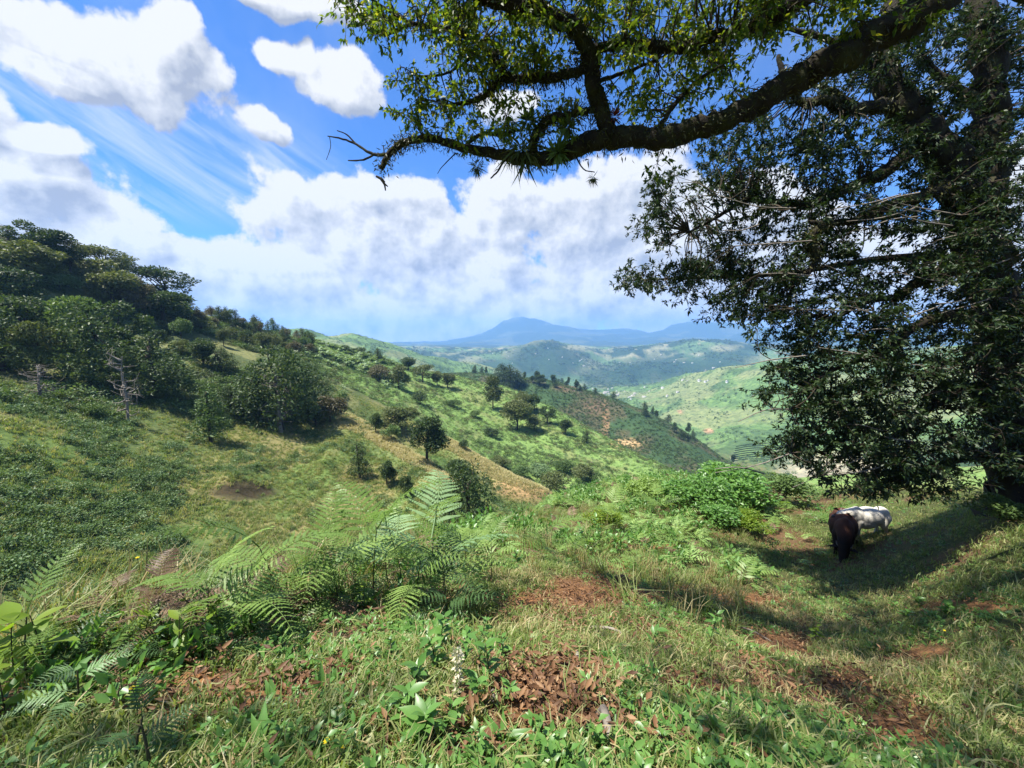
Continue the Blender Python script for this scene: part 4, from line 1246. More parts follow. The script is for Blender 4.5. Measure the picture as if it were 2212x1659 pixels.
# crown goes on unseen above and behind the camera, spread to shade the foreground
up_c = []
rgu = np.random.default_rng(8)
while len(up_c) < 820:
    p = np.array([rgu.uniform(-2.4, 6.0), rgu.uniform(-2.0, 6.6), rgu.uniform(4.4, 9.6)])
    f_ = p[1] * math.cos(PITCH) - (p[2] - EYE) * math.sin(PITCH); u_ = p[1] * math.sin(PITCH) + (p[2] - EYE) * math.cos(PITCH)
    if f_ > .05 and (384 - F * u_ / f_) > -60: continue
    if p[0] < -1.6 and rgu.random() < .5: continue
    up_c.append(p)
up_c += [np.array([rgu.uniform(-5.4, -3.5), rgu.uniform(-.4, 1.1), rgu.uniform(5.2, 6.4)]) for q in range(55)]  # unseen patch of leaves added to shade the lower left corner
for pts_ in ([(7.6, 4.6, 5.2, .2), (5, 3, 5.6, .16), (2.5, 1.6, 5.9, .13), (-.5, .6, 5.9, .09), (-3.2, .3, 5.9, .06), (-5.2, .2, 5.7, .03)], [(8.4, 5, 7, .2), (5.5, 4.8, 8, .15), (2.5, 4.4, 8.6, .1), (-.3, 3.8, 8.8, .05)], [(8.4, 5, 6.4, .2), (6.2, 5.6, 7.3, .14), (4, 5.9, 7.8, .08), (2, 6, 8, .04)], [(8.3, 4.8, 4.8, .2), (7, 1.5, 5.7, .14), (4.5, -1.5, 6, .08), (2, -3, 6, .04)]):  # out of view boughs added to carry the shading leaves
    A.limb('bough', pts_, 6, True, 8)
tw2, lf2 = sprays(A, up_c, .34, 46, .10, .042, .3, link=2.8)
A.part('twigs', tw, BARK)['kind'] = 'stuff'
A.part('twigs', tw2, BARK)['kind'] = 'stuff'
# the 300 leaves that hang nearest in view are leaves of their own, the rest one mass
vis = np.argsort(np.linalg.norm(lf[0] - np.array([0, 0, EYE]), axis=1) + A.rng.random(len(lf[0])) * .8)
near_l, rest = vis[:300], vis[300:]
g_ = Geo(); leaves(g_, [[0, 0, 0]], [[0, 1, 0]], [[0, 0, 1]], [1], [.43], .16, .12)
one = g_.mesh('leaf'); one.materials.append(OAKLEAF)
for q in near_l:
    y_ = lf[1][q]; x_ = unit(np.cross(y_, lf[2][q])); z_ = np.cross(x_, y_)
    o = add('leaf', one, None, A.root)
    M4 = Matrix(((x_[0], y_[0], z_[0], 0), (x_[1], y_[1], z_[1], 0), (x_[2], y_[2], z_[2], 0), (0, 0, 0, 1)))
    o.matrix_local = Matrix.Translation(Vector(lf[0][q] - A.off)) @ M4 @ Matrix.Scale(float(lf[3][q]) * 1.12, 4)
g_ = Geo(); leaves(g_, lf[0][rest], lf[1][rest], lf[2][rest], lf[3][rest], lf[4][rest], .16, .15)
A.part('foliage', g_, OAKLEAF)['kind'] = 'stuff'
g_ = Geo(); leaves(g_, *lf2, .16, .15)
A.part('foliage', g_, OAKLEAF)['kind'] = 'stuff'
p, d, n_, l_ = moss_on(A, 30000, .06, .03)
g_ = Geo(); leaves(g_, p, d, n_, l_, l_ * .22, .1, .2)
A.part('moss', g_, MOSS)['kind'] = 'stuff'

# --- the big dark oak on the right
bx = unproj(2215 * K, 1066 * K, 15.2)
bz = float(ground(np.array([bx[0]]), np.array([bx[1]]))[0])
B = Oak('oak_tree', (bx[0], bx[1], bz), 'big dark oak with a leaning mossy trunk at the right edge behind the cows')
DB = 9.2
tb = wp(2195, 900, DB)
B.limb('trunk', [(*(B.off + [.3, 0, -.5]), .80), (*(B.off * .7 + tb * .3), .60), (*tb, .50), (*wp(2172, 740, DB), .46), (*wp(2140, 590, DB), .44), (*wp(2098, 450, DB), .42), (*wp(2030, 330, DB), .36), (*wp(1975, 262, DB), .34), (*wp(1915, 180, DB), .28), (*wp(1915, 80, DB), .24), (*wp(1950, -20, DB), .26), (*wp(1940, -160, DB), .16)], 6, True, 13)
B.limb('bough', [(2110, 480, DB, 36), (2128, 360, DB, 32), (2140, 200, DB, 28), (2120, 40, DB, 24), (2130, -140, DB, 22), (2100, -300, DB, 10)], segs=11)
for pts_ in ([(2102, 412, 9.0, 18), (2050, 410, 8.9, 15), (2014, 415, 8.8, 12), (1960, 430, 8.8, 10), (1909, 450, 8.8, 10), (1856, 474, 8.8, 8), (1786, 482, 8.9, 6), (1745, 480, 9, 4)],
             [(1990, 300, 9.3, 16), (1926, 362, 9.2, 14), (1839, 404, 9.2, 11), (1751, 441, 9.3, 9), (1680, 436, 9.4, 8), (1610, 433, 9.4, 6), (1554, 466, 9.5, 4), (1490, 500, 9.5, 2)],
             [(1960, 245, 9.2, 18), (1909, 229, 9.1, 15), (1850, 238, 9, 13), (1821, 239, 9, 12), (1786, 215, 8.9, 11), (1744, 225, 8.9, 9), (1716, 206, 8.9, 8), (1695, 165, 8.8, 7), (1680, 120, 8.8, 4)],
             [(1860, 240, 9, 8), (1810, 205, 8.9, 7), (1780, 190, 8.9, 5), (1750, 180, 8.9, 3)],
             [(2128, 552, 9.1, 22), (2085, 570, 8.9, 17), (2040, 592, 8.8, 14), (1990, 603, 8.8, 11), (1940, 640, 8.9, 8), (1880, 650, 9, 5), (1800, 690, 9.1, 3)],
             [(1786, 480, 8.9, 6), (1762, 500, 8.8, 8), (1750, 525, 8.8, 8), (1761, 563, 8.8, 7), (1740, 600, 8.8, 4)],
             [(2175, 790, 9.2, 18), (2140, 832, 9, 14), (2070, 846, 8.9, 10), (2010, 880, 8.8, 8), (1950, 930, 8.8, 6), (1890, 965, 8.9, 4), (1800, 990, 9, 2.5)],
             [(2160, 700, 9.2, 16), (2080, 680, 8.8, 12), (1990, 700, 8.6, 9), (1900, 760, 8.5, 6), (1800, 800, 8.6, 4), (1720, 850, 8.7, 2)],
             [(2200, 960, 9.2, 12), (2130, 985, 9, 8), (2050, 1000, 8.9, 6), (1960, 1030, 8.8, 4), (1880, 1050, 8.8, 2.5)],
             [(2150, 640, 9.6, 14), (2060, 560, 10.2, 10), (1900, 560, 10.6, 7), (1700, 590, 10.8, 5), (1500, 600, 10.8, 3), (1380, 605, 10.8, 1.6)],
             [(1900, 120, 9.2, 10), (1800, 90, 9.3, 7), (1700, 60, 9.4, 4)], [(2140, 230, 9.2, 14), (2050, 180, 9.4, 9), (1990, 120, 9.5, 5)]):
    B.limb('branch', pts_, 6, segs=7)
for q in range(34):                                   # pale bare twigs inside the crown
    x, y = B.rng.uniform(1560, 2120), B.rng.uniform(430, 1040)
    a = B.rng.uniform(-.5, .35); l_ = B.rng.uniform(60, 170)
    B.limb('twig', [(x + l_ * .5, y + a * l_ * .4, 8.3, 1.6), (x, y + B.rng.uniform(-10, 10), 8.25, 1.2), (x - l_ * .5, y - a * l_ * .5, 8.3, .6)], 3, segs=4, mat=GREYBARK, minr=.005)
rows = [(1480, 425, 80, 62, 9.6, .8, 24), (1560, 375, 95, 66, 9.4, .8, 26), (1425, 500, 42, 46, 9.7, .6, 12), (1440, 590, 95, 38, 10, .8, 24), (1540, 610, 100, 66, 9.8, .9, 34), (1560, 530, 80, 60, 9.8, .8, 24), (1650, 630, 90, 72, 9.6, .9, 34),
        (1680, 400, 110, 74, 9.2, .8, 34), (1800, 350, 100, 74, 9.2, .8, 32), (1610, 295, 80, 55, 9.2, .7, 22), (1740, 300, 80, 50, 9, .7, 18), (1900, 310, 80, 62, 9.2, .7, 24), (1700, 510, 120, 74, 9.4, .8, 38), (1850, 490, 110, 74, 9.2, .8, 36),
        (1980, 430, 90, 84, 9.2, .8, 34), (2080, 300, 120, 110, 9.4, .9, 52), (1960, 130, 100, 90, 9.4, .9, 40), (2110, 110, 130, 120, 9.4, .9, 58), (2170, 420, 60, 110, 9.6, .8, 30), (2120, 560, 90, 80, 8.2, .5, 20), (2150, 430, 80, 90, 8.2, .5, 18), (2180, 760, 60, 120, 8.2, .5, 34), (2190, 980, 50, 60, 8.2, .4, 14), (1790, 600, 120, 66, 9.2, .9, 34), (1920, 600, 90, 60, 9.2, .8, 26),
        (2020, 540, 70, 60, 9.2, .8, 22), (1690, 700, 84, 62, 9.2, .8, 28), (1820, 710, 110, 66, 9, .9, 38), (1950, 720, 100, 66, 9, .9, 34), (2080, 690, 90, 84, 9, .8, 34), (1725, 810, 66, 62, 8.9, .8, 26), (1830, 820, 110, 64, 8.9, .9, 38),
        (1950, 830, 100, 66, 8.9, .9, 36), (2080, 820, 84, 66, 8.8, .8, 28), (1770, 920, 84, 62, 8.8, .8, 34), (1890, 930, 110, 62, 8.8, .9, 40), (1710, 970, 50, 30, 8.8, .6, 12), (2000, 960, 90, 66, 8.8, .8, 34), (1850, 1020, 110, 42, 8.7, .8, 34),
        (1985, 1035, 80, 36, 8.7, .7, 20), (2100, 930, 60, 70, 8.8, .8, 20), (2180, 700, 50, 110, 9, .8, 26), (2170, 880, 50, 80, 8.8, .7, 18), (1365, 600, 34, 24, 10.2, .5, 8), (1640, 840, 20, 30, 9, .4, 3), (2250, 300, 120, 300, 9.5, 1, 60), (2240, 700, 60, 200, 9.2, 1, 30),
        (1790, 180, 60, 44, 9.2, .6, 10), (1850, 120, 60, 50, 9.3, .6, 14)]
cen = ell_centres(B.rng, rows, 1.1)
rgu = np.random.default_rng(9)
for q in range(40):                                  # the crown above the picture and to the right of it
    p = B.off + np.array([rgu.uniform(-4.5, 4.5), rgu.uniform(-3.5, 3.5), rgu.uniform(6.5, 12)])
    f_ = p[1] * math.cos(PITCH) - (p[2] - EYE) * math.sin(PITCH); u_ = p[1] * math.sin(PITCH) + (p[2] - EYE) * math.cos(PITCH)
    if 384 - F * u_ / f_ < 60 or 512 + F * p[0] / f_ > 1000: cen.append(p)
tw, lf = sprays(B, cen, .30, 84, .12, .042, .15, twig_r=.009, link=2.4)
B.part('twigs', tw, BARK)['kind'] = 'stuff'
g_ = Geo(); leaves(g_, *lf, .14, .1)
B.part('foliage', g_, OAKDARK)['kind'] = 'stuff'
p, d, n_, l_ = moss_on(B, 16000, .10, .06)
g_ = Geo(); leaves(g_, p, d, n_, l_, l_ * .25, .1, .2)
B.part('moss', g_, MOSS)['kind'] = 'stuff'

# --- air plants on the bough, and the broken twig that dangles from its tip
BROM = leaf_mat('air_plant', [(0.0, (.04, .06, .02)), (.6, (.09, .11, .035)), (1.0, (.16, .13, .06))], .3)
REDL = leaf_mat('red_air_plant', [(0.0, (.12, .02, .015)), (1.0, (.30, .05, .03))], .4)
rga = np.random.default_rng(77)
for (x, y, dep, sz, lab, mt, droop) in [(1130, 325, 5.1, 62, 'bushy air plant with thin spiky leaves clinging to the underside of the bough', BROM, 1.6), (1205, 330, 5.0, 38, 'green strap leaved air plant on the bough next to the fork', MIDLEAF, .4),
                                        (1240, 248, 4.95, 40, 'tufted air plant on the short stub above the bough', BROM, .5), (1328, 252, 4.9, 24, 'small red air plant in the fork of the bough', REDL, .2), (1225, 275, 5.0, 30, 'leafy air plant between the stub and the bough', MIDLEAF, .5),
                                        (1030, 360, 5.4, 24, 'hanging tuft of grey moss under the bough', BROM, 2.2), (1280, 385, 5.05, 18, 'small drooping tuft under the right part of the bough', BROM, 1.8), (1140, 262, 5.1, 32, 'round leaved plant growing on the stub left of the fork', MIDLEAF, .3)]:
    c = wp(x, y, dep); s_ = sz * dep * K / F
    n = 70
    d = unit(rga.normal(0, 1, (n, 3)) + [0, 0, .5 - droop * .6])
    g_ = Geo(); leaves(g_, d * s_ * .08, d, unit(rga.normal(0, .5, (n, 3)) + [0, 0, 1]), s_ * rga.uniform(.6, 1.15, n), s_ * (.09 if mt is not MIDLEAF else .2), .1, droop * .25)
    tag(add('air_plant', g_.mesh('air_plant'), mt, None, c), lab, 'air plant', 'air plants on the bough')
g_ = Geo()
c = wp(826, 386, 5.7); s_ = 5.7 * K / F
tube(g_, [(-13 * s_, 0, 5 * s_), (-2 * s_, 0, -1 * s_), (5 * s_, 0, -7 * s_)], [2.4 * s_, 3.4 * s_, 1.6 * s_], 6, .2, rga)
tube(g_, [(-2 * s_, 0, -1 * s_), (4 * s_, .01, -12 * s_), (6 * s_, 0, -24 * s_)], [3 * s_, 2 * s_, 1.4 * s_], 6, .2, rga)
tube(g_, [(4 * s_, 0, -10 * s_), (11 * s_, 0, -16 * s_)], [2 * s_, 1.2 * s_], 5)
tube(g_, [(-1 * s_, 0, 0), (-3 * s_, 0, 24 * s_)], [.35 * s_, .35 * s_], 3)
tag(add('broken_twig', g_.mesh('broken_twig'), BARK, None, c), 'broken piece of twig dangling on a thread below the tip of the bough', 'twig')

# ------------------------------------------------------------------ cattle


def blob_body(name, parts, mat, root, voxel=.028):
    """ellipsoids and tapered limbs grown into one continuous skin"""
    g_ = Geo()
    bmx = bmesh.new()
    for p in parts:
        if p[0] == 'e':
            _, c, r, rot = p
            M4 = Matrix.Translation(c) @ Euler(rot).to_matrix().to_4x4() @ Matrix.Diagonal((*r, 1))
            bmesh.ops.create_uvsphere(bmx, u_segments=20, v_segments=14, radius=1, matrix=M4)
        else:
            _, path, rad_ = p
            gg = Geo(); pth = catmull(path, 4)
            rd = np.interp(np.linspace(0, 1, len(pth)), np.linspace(0, 1, len(rad_)), rad_)
            tube(gg, pth, rd, 12)
            vs = [bmx.verts.new(v) for v in gg.v[0]]
            for f in gg.q[0]: bmx.faces.new([vs[i] for i in f])
            for f in gg.t[0]: bmx.faces.new([vs[i] for i in f])
            bmx.faces.new([vs[i] for i in range(12)][::-1])
            bmesh.ops.create_uvsphere(bmx, u_segments=12, v_segments=8, radius=rad_[0], matrix=Matrix.Translation(path[0]))
            bmesh.ops.create_uvsphere(bmx, u_segments=12, v_segments=8, radius=rad_[-1], matrix=Matrix.Translation(path[-1]))
    me = bpy.data.meshes.new(name)
    bmx.to_mesh(me); bmx.free()
    o = add(name, me, mat)
    m1 = o.modifiers.new('r', 'REMESH'); m1.mode = 'VOXEL'; m1.voxel_size = voxel
    m2 = o.modifiers.new('s', 'SMOOTH'); m2.iterations = 4; m2.factor = .5
    dg = bpy.context.evaluated_depsgraph_get()
    me2 = bpy.data.meshes.new_from_object(o.evaluated_get(dg))
    o.modifiers.clear()
    o.data = me2
    if not len(me2.materials): me2.materials.append(mat)
    me2.polygons.foreach_set('use_smooth', np.ones(len(me2.polygons), bool))
    o.parent = root
    return o


def cow(loc, rz, graze, hide, dark, label, size=1.0):
    """head along +Y; hide colours the coat"""
    root = empty('cow', loc, rz)
    root.scale = (size,) * 3
    P = [('e', (0, -.05, .92), (.39, .62, .38), (0, 0, 0)), ('e', (0, .45, .98), (.26, .36, .33), (.1, 0, 0)), ('e', (0, -.62, 1.0), (.27, .30, .29), (0, 0, 0)),
         ('e', (0, .48, 1.22), (.12, .2, .14), (0, 0, 0)), ('e', (.17, -.68, 1.06), (.09, .12, .15), (0, 0, 0)), ('e', (-.17, -.68, 1.06), (.09, .12, .15), (0, 0, 0)), ('e', (0, .05, .78), (.36, .5, .32), (0, 0, 0)),
         ('e', (0, -.5, .66), (.15, .17, .13), (0, 0, 0))]
    for s in (-1, 1):
        P += [('t', [(s * .17, .48, .8), (s * .17, .50, .52), (s * .16, .46, .28), (s * .16, .47, .05)], [.13, .085, .05, .06]),
              ('t', [(s * .18, -.66, .9), (s * .2, -.56, .62), (s * .18, -.74, .42), (s * .17, -.70, .06)], [.18, .13, .06, .055])]
    if graze:
        P += [('t', [(0, .6, 1.04), (0, .86, .82), (0, .98, .56)], [.23, .19, .15]), ('e', (0, 1.0, .46), (.15, .13, .15), (0, 0, 0)), ('t', [(0, 1.0, .46), (0, 1.06, .28), (0, 1.10, .14)], [.14, .115, .10])]
        hc, hd_ = Vector((0, 1.0, .54)), Vector((0, .18, -1)).normalized()
    else:
        P += [('t', [(0, .6, 1.1), (0, .88, 1.10), (0, 1.04, 1.10)], [.21, .17, .13]), ('e', (0, 1.1, 1.10), (.125, .16, .13), (0, 0, 0)), ('t', [(0, 1.1, 1.09), (0, 1.28, .96), (0, 1.38, .88)], [.125, .10, .085])]
        hc, hd_ = Vector((0, 1.04, 1.16)), Vector((0, 1, -.45)).normalized()
    body = blob_body('body', P, hide, root)
    side = Vector((1, 0, 0)); up_ = side.cross(hd_)
    if up_.z < 0 and not graze: up_ = -up_
    if graze and up_.y > 0: up_ = up_
    for s in (-1, 1):
        g_ = Geo(); e0 = hc + side * s * .10
        tip = e0 + side * s * .30 - hd_ * .03 + Vector((0, 0, -.03))
        n = 1
        d_ = np.array(tip - e0)
        leaves(g_, [e0], [d_], [np.array(hd_) * -1 + np.array([0, .2, .3])], [np.linalg.norm(d_) * 1.05], [.19], .22, .1)
        leaves(g_, [np.array(e0) + [0, .012, -.012]], [d_], [np.array(hd_) * -1 + np.array([0, .2, .3])], [np.linalg.norm(d_)], [.11], .22, .1)
        add('ear', g_.mesh('ear'), hide if graze else dark, root)
        g_ = Geo(); h0 = hc + side * s * .07 - hd_ * .06
        tube(g_, catmull([h0, h0 + side * s * .10 - hd_ * .03, h0 + side * s * .13 - hd_ * .14], 4), np.linspace(.028, .008, 9), 7)
        add('horn', g_.mesh('horn'), GREYBARK, root)
        bm_ = bmesh.new(); bmesh.ops.create_uvsphere(bm_, u_segments=10, v_segments=8, radius=.022, matrix=Matrix.Translation(hc + side * s * .105 + hd_ * .11))
        me = bpy.data.meshes.new('eye'); bm_.to_mesh(me); bm_.free(); add('eye', me, EYEM, root)
    mz = hc + hd_ * (.47 if graze else .43)
    bm_ = bmesh.new(); bmesh.ops.create_uvsphere(bm_, u_segments=14, v_segments=10, radius=1, matrix=Matrix.Translation(mz - hd_ * .03) @ Matrix.Diagonal((.088, .085, .075, 1)))
    me = bpy.data.meshes.new('muzzle'); bm_.to_mesh(me); bm_.free()
    me.polygons.foreach_set('use_smooth', np.ones(len(me.polygons), bool)); add('muzzle', me, dark, root)
    g_ = Geo(); tube(g_, catmull([(0, -.88, 1.12), (0, -.98, 1.0), (.03, -.98, .7), (.04, -.96, .45)], 5), np.linspace(.035, .016, 16), 7); 
    tube(g_, [(.04, -.96, .48), (.05, -.96, .38), (.05, -.96, .26)], [.02, .05, .015], 7)
    add('tail', g_.mesh('tail'), hide, root)
    for (x, y) in ((.16, .48), (-.16, .48), (.17, -.69), (-.17, -.69)):
        g_ = Geo(); tube(g_, [(x, y, .09), (x, y + .015, -.02)], [.052, .066], 8); add('hoof', g_.mesh('hoof'), EYEM, root)
    tag(root, label, 'cow', 'cows under the oak')
    return root


def hide_mat(name, top, low, spots=None):
    m, k = newmat(name)
    tc_ = k.n('ShaderNodeTexCoord')
    sp = k.n('ShaderNodeSeparateXYZ'); k.put(sp.inputs[0], tc_.outputs['Object'])
    nz_ = k.noise(tc_.outputs['Object'], 3.5, 4, .55)
    f = k.m('ADD', k.rng(sp.outputs[2], .75, 1.25), k.m('MULTIPLY', k.m('SUBTRACT', nz_, .5), .9), clamp=True)
    col = k.mix(f, low, top)
    if spots: col = k.mix(k.rng(k.noise(tc_.outputs['Object'], 5, 3, .5), .58, .64), col, spots)
    fine_ = k.noise(k.v('MULTIPLY', tc_.outputs['Object'], (1, .4, 1)), 60, 3, .6)
    col = k.mix(1.0, col, k.ramp(fine_, [(.3, (.75, .75, .75)), (.7, (1.15, 1.15, 1.15))]), 'MULTIPLY')
    bs = k.n('ShaderNodeBsdfPrincipled'); k.put(bs.inputs['Base Color'], col)
    bs.inputs['Roughness'].default_value = .8; bs.inputs['Specular IOR Level'].default_value = .12
    bp = k.n('ShaderNodeBump'); bp.inputs['Strength'].default_value = .5; bp.inputs['Distance'].default_value = .01; k.put(bp.inputs['Height'], fine_)
    m.node_tree.links.new(bp.outputs[0], bs.inputs['Normal'])
    o = k.n('ShaderNodeOutputMaterial'); m.node_tree.links.new(bs.outputs[0], o.inputs[0])
    return m


EYEM = rough_mat('dark_horn', [(0, (.012, .01, .009)), (1, (.025, .02, .018))], 5, rough=.4, bump=.1)
BLACK = rough_mat('black_skin', [(0, (.010, .010, .012)), (1, (.025, .024, .028))], 8, rough=.5, bump=.2)
HB = hide_mat('brown_hide', (.075, .03, .018), (.016, .012, .011))
HW = hide_mat('white_hide', (.54, .51, .44), (.46, .43, .37))
c1 = hd(1816, 1190, 4, 20)
face = math.atan2(-c1[0], -c1[1])                    # heading from the cow to the viewer
cow(c1 + [0, 0, -.03], -(face - R(4)), True, HB, BLACK, 'brown black cow grazing head down towards the viewer in front of the white cow', .95)
c2 = hd(1866, 1163, 4, 24)
cow(c2 + [0, 0, -.03], R(97), False, HW, BLACK, 'white cow standing sideways behind the brown cow with its head hidden', .82)

# ------------------------------------------------------------------ houses and terraces far below
WHITE = rough_mat('white_plaster', [(.3, (.62, .60, .56)), (.7, (.8, .78, .74))], 1, bump=0)
ROOFR = rough_mat('rusty_sheet_roof', [(.3, (.25, .20, .17)), (.7, (.45, .42, .40))], .5, bump=0)


def house_mesh(w, d, h):
    g_ = Geo(); x, y = w / 2, d / 2
    g_.put([(-x, -y, -3), (x, -y, -3), (x, y, -3), (-x, y, -3), (-x, -y, h), (x, -y, h), (x, y, h), (-x, y, h), (-x, 0, h + d * .25), (x, 0, h + d * .25)],
           [(0, 1, 5, 4), (1, 2, 6, 5), (2, 3, 7, 6), (3, 0, 4, 7)], [(5, 6, 9), (7, 4, 8)])
    r_ = Geo(); e = .5
    zt_ = h + d * .25 + .12; ze = h - e * .5 + .12
    r_.put([(-x - e, -y - e, ze), (x + e, -y - e, ze), (x + e, 0, zt_), (-x - e, 0, zt_), (-x - e, y + e, ze), (x + e, y + e, ze), (-x - e, -y - e, ze - .2), (x + e, -y - e, ze - .2), (x + e, y + e, ze - .2), (-x - e, y + e, ze - .2)],
           [(0, 1, 2, 3), (3, 2, 5, 4), (6, 7, 1, 0), (4, 5, 8, 9)])
    return g_.mesh('wall', False), r_.mesh('roof', False)


HM = [house_mesh(14, 9, 5), house_mesh(20, 10, 4.5), house_mesh(10, 8, 6)]
for a_m, b_m in HM: a_m.materials.append(WHITE); b_m.materials.append(ROOFR)
rgh = np.random.default_rng(4)
town = [(1350 + rgh.normal(0, 55), 852 + rgh.normal(0, 7)) for i in range(26)] + [(1280 + rgh.normal(0, 40), 838 + rgh.normal(0, 5)) for i in range(6)] + [(rgh.uniform(1060, 1590), rgh.uniform(748, 806)) for i in range(30)] + [(1480 + rgh.normal(0, 40), 822 + rgh.normal(0, 2)) for i in range(6)]
for i, (x, y) in enumerate(town):
    p = hd(x, y, 900, 5000)
    if math.hypot(p[0], p[1]) < 900: continue
    e = empty('house', p, rgh.uniform(0, 3.1)); q = HM[rgh.integers(0, 3)]
    f_ = rgh.uniform(.4, .75); e.scale = (f_, f_, f_)
    add('wall', q[0], None, e); add('roof', q[1], None, e)
    lab = 'tiny white house among the cluster of houses in the far valley' if i < 32 else 'tiny white house scattered over the far hills'
    tag(e, lab, 'house', 'houses in the far valley' if i < 32 else 'houses on the far hills')
g_ = Geo()                                              # curved rows of a crop terrace on the valley side
for q in range(9):
    path = []
    for t in np.linspace(0, 1, 10):
        path.append(hd(1578 + 100 * t + q * 1.5, 1002 - 14 * math.sin(t * 2.2) - q * 4.6 + 12 * t, 300, 2500) + [0, 0, .6])
    path = np.array(path)
    if np.abs(np.diff(np.hypot(path[:, 0], path[:, 1]))).max() < 60: tube(g_, path, .9, 5, .2, rgh)
if g_.n: tag(add('crop_rows', g_.mesh('crop_rows'), DARKLEAF), 'curved dark rows of a planted terrace at the foot of the ridge', None, None, 'stuff')

# ------------------------------------------------------------------ near slope: grass, herbs, litter (stuff)
FERN = leaf_mat('fern_green', [(0.0, (.10, .17, .04)), (.5, (.17, .27, .065)), (1.0, (.27, .38, .11))], .45, rough=.4, island=.3)
FERNPALE = leaf_mat('fern_pale', [(0.0, (.16, .28, .11)), (1.0, (.30, .42, .22))], .4, rough=.35, island=.3)
FERNDARK = leaf_mat('fern_dark', [(0.0, (.04, .085, .03)), (1.0, (.09, .16, .055))], .35, rough=.4, island=.3)
FERNDEAD = leaf_mat('fern_dead', [(0.0, (.07, .042, .028)), (.5, (.15, .095, .06)), (1.0, (.27, .19, .12))], .3, island=.5)
HERB = leaf_mat('herb_leaf', [(0.0, (.06, .14, .028)), (.5, (.10, .22, .045)), (1.0, (.17, .31, .075))], .4, rough=.38, spec=.45, island=.5)
LIME = leaf_mat('lime_leaf', [(0.0, (.10, .18, .02)), (.6, (.17, .26, .03)), (1.0, (.26, .30, .05))], .5, rough=.4, island=.6)
LITTER = leaf_mat('leaf_litter', [(0.0, (.028, .016, .009)), (.35, (.075, .036, .018)), (.7, (.15, .078, .036)), (.9, (.25, .15, .075)), (1.0, (.38, .28, .17))], .1, rough=.6, island=.55)
YELLOW = leaf_mat('yellow_petal', [(0.0, (.70, .50, .01)), (1.0, (.85, .68, .03))], .3, tint=(1, 1, .6))

soil_at = lambda x, y: grid_at(SOIL, np.arctan2(x, y), np.hypot(x, y))
rg = np.random.default_rng(21)
dxy = lambda x, y, p: None
drier = lambda x, y: ss(.44, .62, fbm(x / 1.7, y / 1.7, 301, 4))


def zone(x, y, *e):
    """1 inside ellipses measured in the photograph"""
    X, Y = to_photo(x, y, ground(x, y))
    return np.max([1 - ss(.7, 1.15, np.hypot((X - a) / c, (Y - b2) / d)) for a, b2, c, d in e], axis=0)


TANGLE = [(450, 1370, 260, 95), (700, 1360, 200, 70), (230, 1480, 260, 90), (820, 1300, 150, 40)]
STRAWY = [(1500, 1310, 520, 100), (1200, 1180, 160, 40), (1750, 1480, 300, 60)]
kp = lambda x, y, u, p: (1 - .97 * soil_at(x, y)) * (.22 + .78 * ss(.36, .52, fbm(x / .7, y / .7, 302, 3))) * (1 - .75 * zone(x, y, *TANGLE)) * (1 - .4 * zone(x, y, *STRAWY))
pts = sample(rg, 82000, -1, 5.1, -70, 1100, kp, .2, .95, 30, 1.75, .05)
dry = rg.random(len(pts)) < .05 + .35 * zone(pts[:, 0], pts[:, 1], *STRAWY) * drier(pts[:, 0], pts[:, 1]) + .2 * drier(pts[:, 0], pts[:, 1]) * np.exp(-((np.hypot(pts[:, 0], pts[:, 1]) - 5.5) / 4) ** 2)
ix = np.where(dry, rg.integers(5, 7, len(pts)), rg.integers(0, 5, len(pts)))
# geometry nodes sort the kinds by name: five green, two straw
pr = [proto('grass_%d' % i, tuft_mesh(rg, 12, h_, w_, .09, l_), m_) for i, (h_, w_, l_, m_) in enumerate([(.07, .008, 1.0, GRASS), (.09, .007, 1.2, GRASS), (.05, .010, 1.2, GRASS), (.12, .008, .8, GRASS), (.06, .013, 1.2, GRASS), (.06, .006, 1.5, STRAW), (.09, .006, 1.3, STRAW)])]
dst = np.hypot(pts[:, 0], pts[:, 1])
sc_ = scl3(rg, len(pts), .7, 1.4) * (1 + .07 * np.maximum(dst - 4, 0))[:, None] ** .5
scatter('grass', pts, rots(rg, len(pts), .2), sc_, pr, 'short mixed green and straw coloured grass of the near slope', idx=ix)


def rosette(rg, n, ln, wd, rise, name='herb', stem=0.0):
    g_ = Geo()
    a = rg.uniform(0, 6.283, n)
    z = rg.uniform(.1, 1, n) * stem
    d = np.stack([np.cos(a), np.sin(a), rg.uniform(.1, rise, n)], 1)
    leaves(g_, np.stack([d[:, 0] * ln * .08, d[:, 1] * ln * .08, z], 1), d, np.tile([0, 0, 1.], (n, 1)) + rg.normal(0, .25, (n, 3)), ln * rg.uniform(.6, 1.2, n), wd * rg.uniform(.8, 1.2, n), .12, .25)
    return g_.mesh(name)


kp = lambda x, y, u, p: (1 - .7 * soil_at(x, y)) * ss(.42, .6, fbm(x / .9, y / .9, 303, 3))
pts = sample(rg, 34000, -1, 5.0, -70, 1100, kp, .2, .95, 24, 1.7, .05)
scatter('weeds', pts, rots(rg, len(pts), .25), scl3(rg, len(pts), .6, 1.5), [proto('weed', rosette(rg, 9, .055, .024, .9, stem=.05), HERB), proto('weed', rosette(rg, 12, .04, .02, 1.2, stem=.09), HERB), proto('weed', rosette(rg, 8, .085, .02, .9), HERB), proto('weed', rosette(rg, 10, .035, .022, .8, stem=.03), FERNDARK)], 'small broad leaved weeds among the grass', rng=rg)
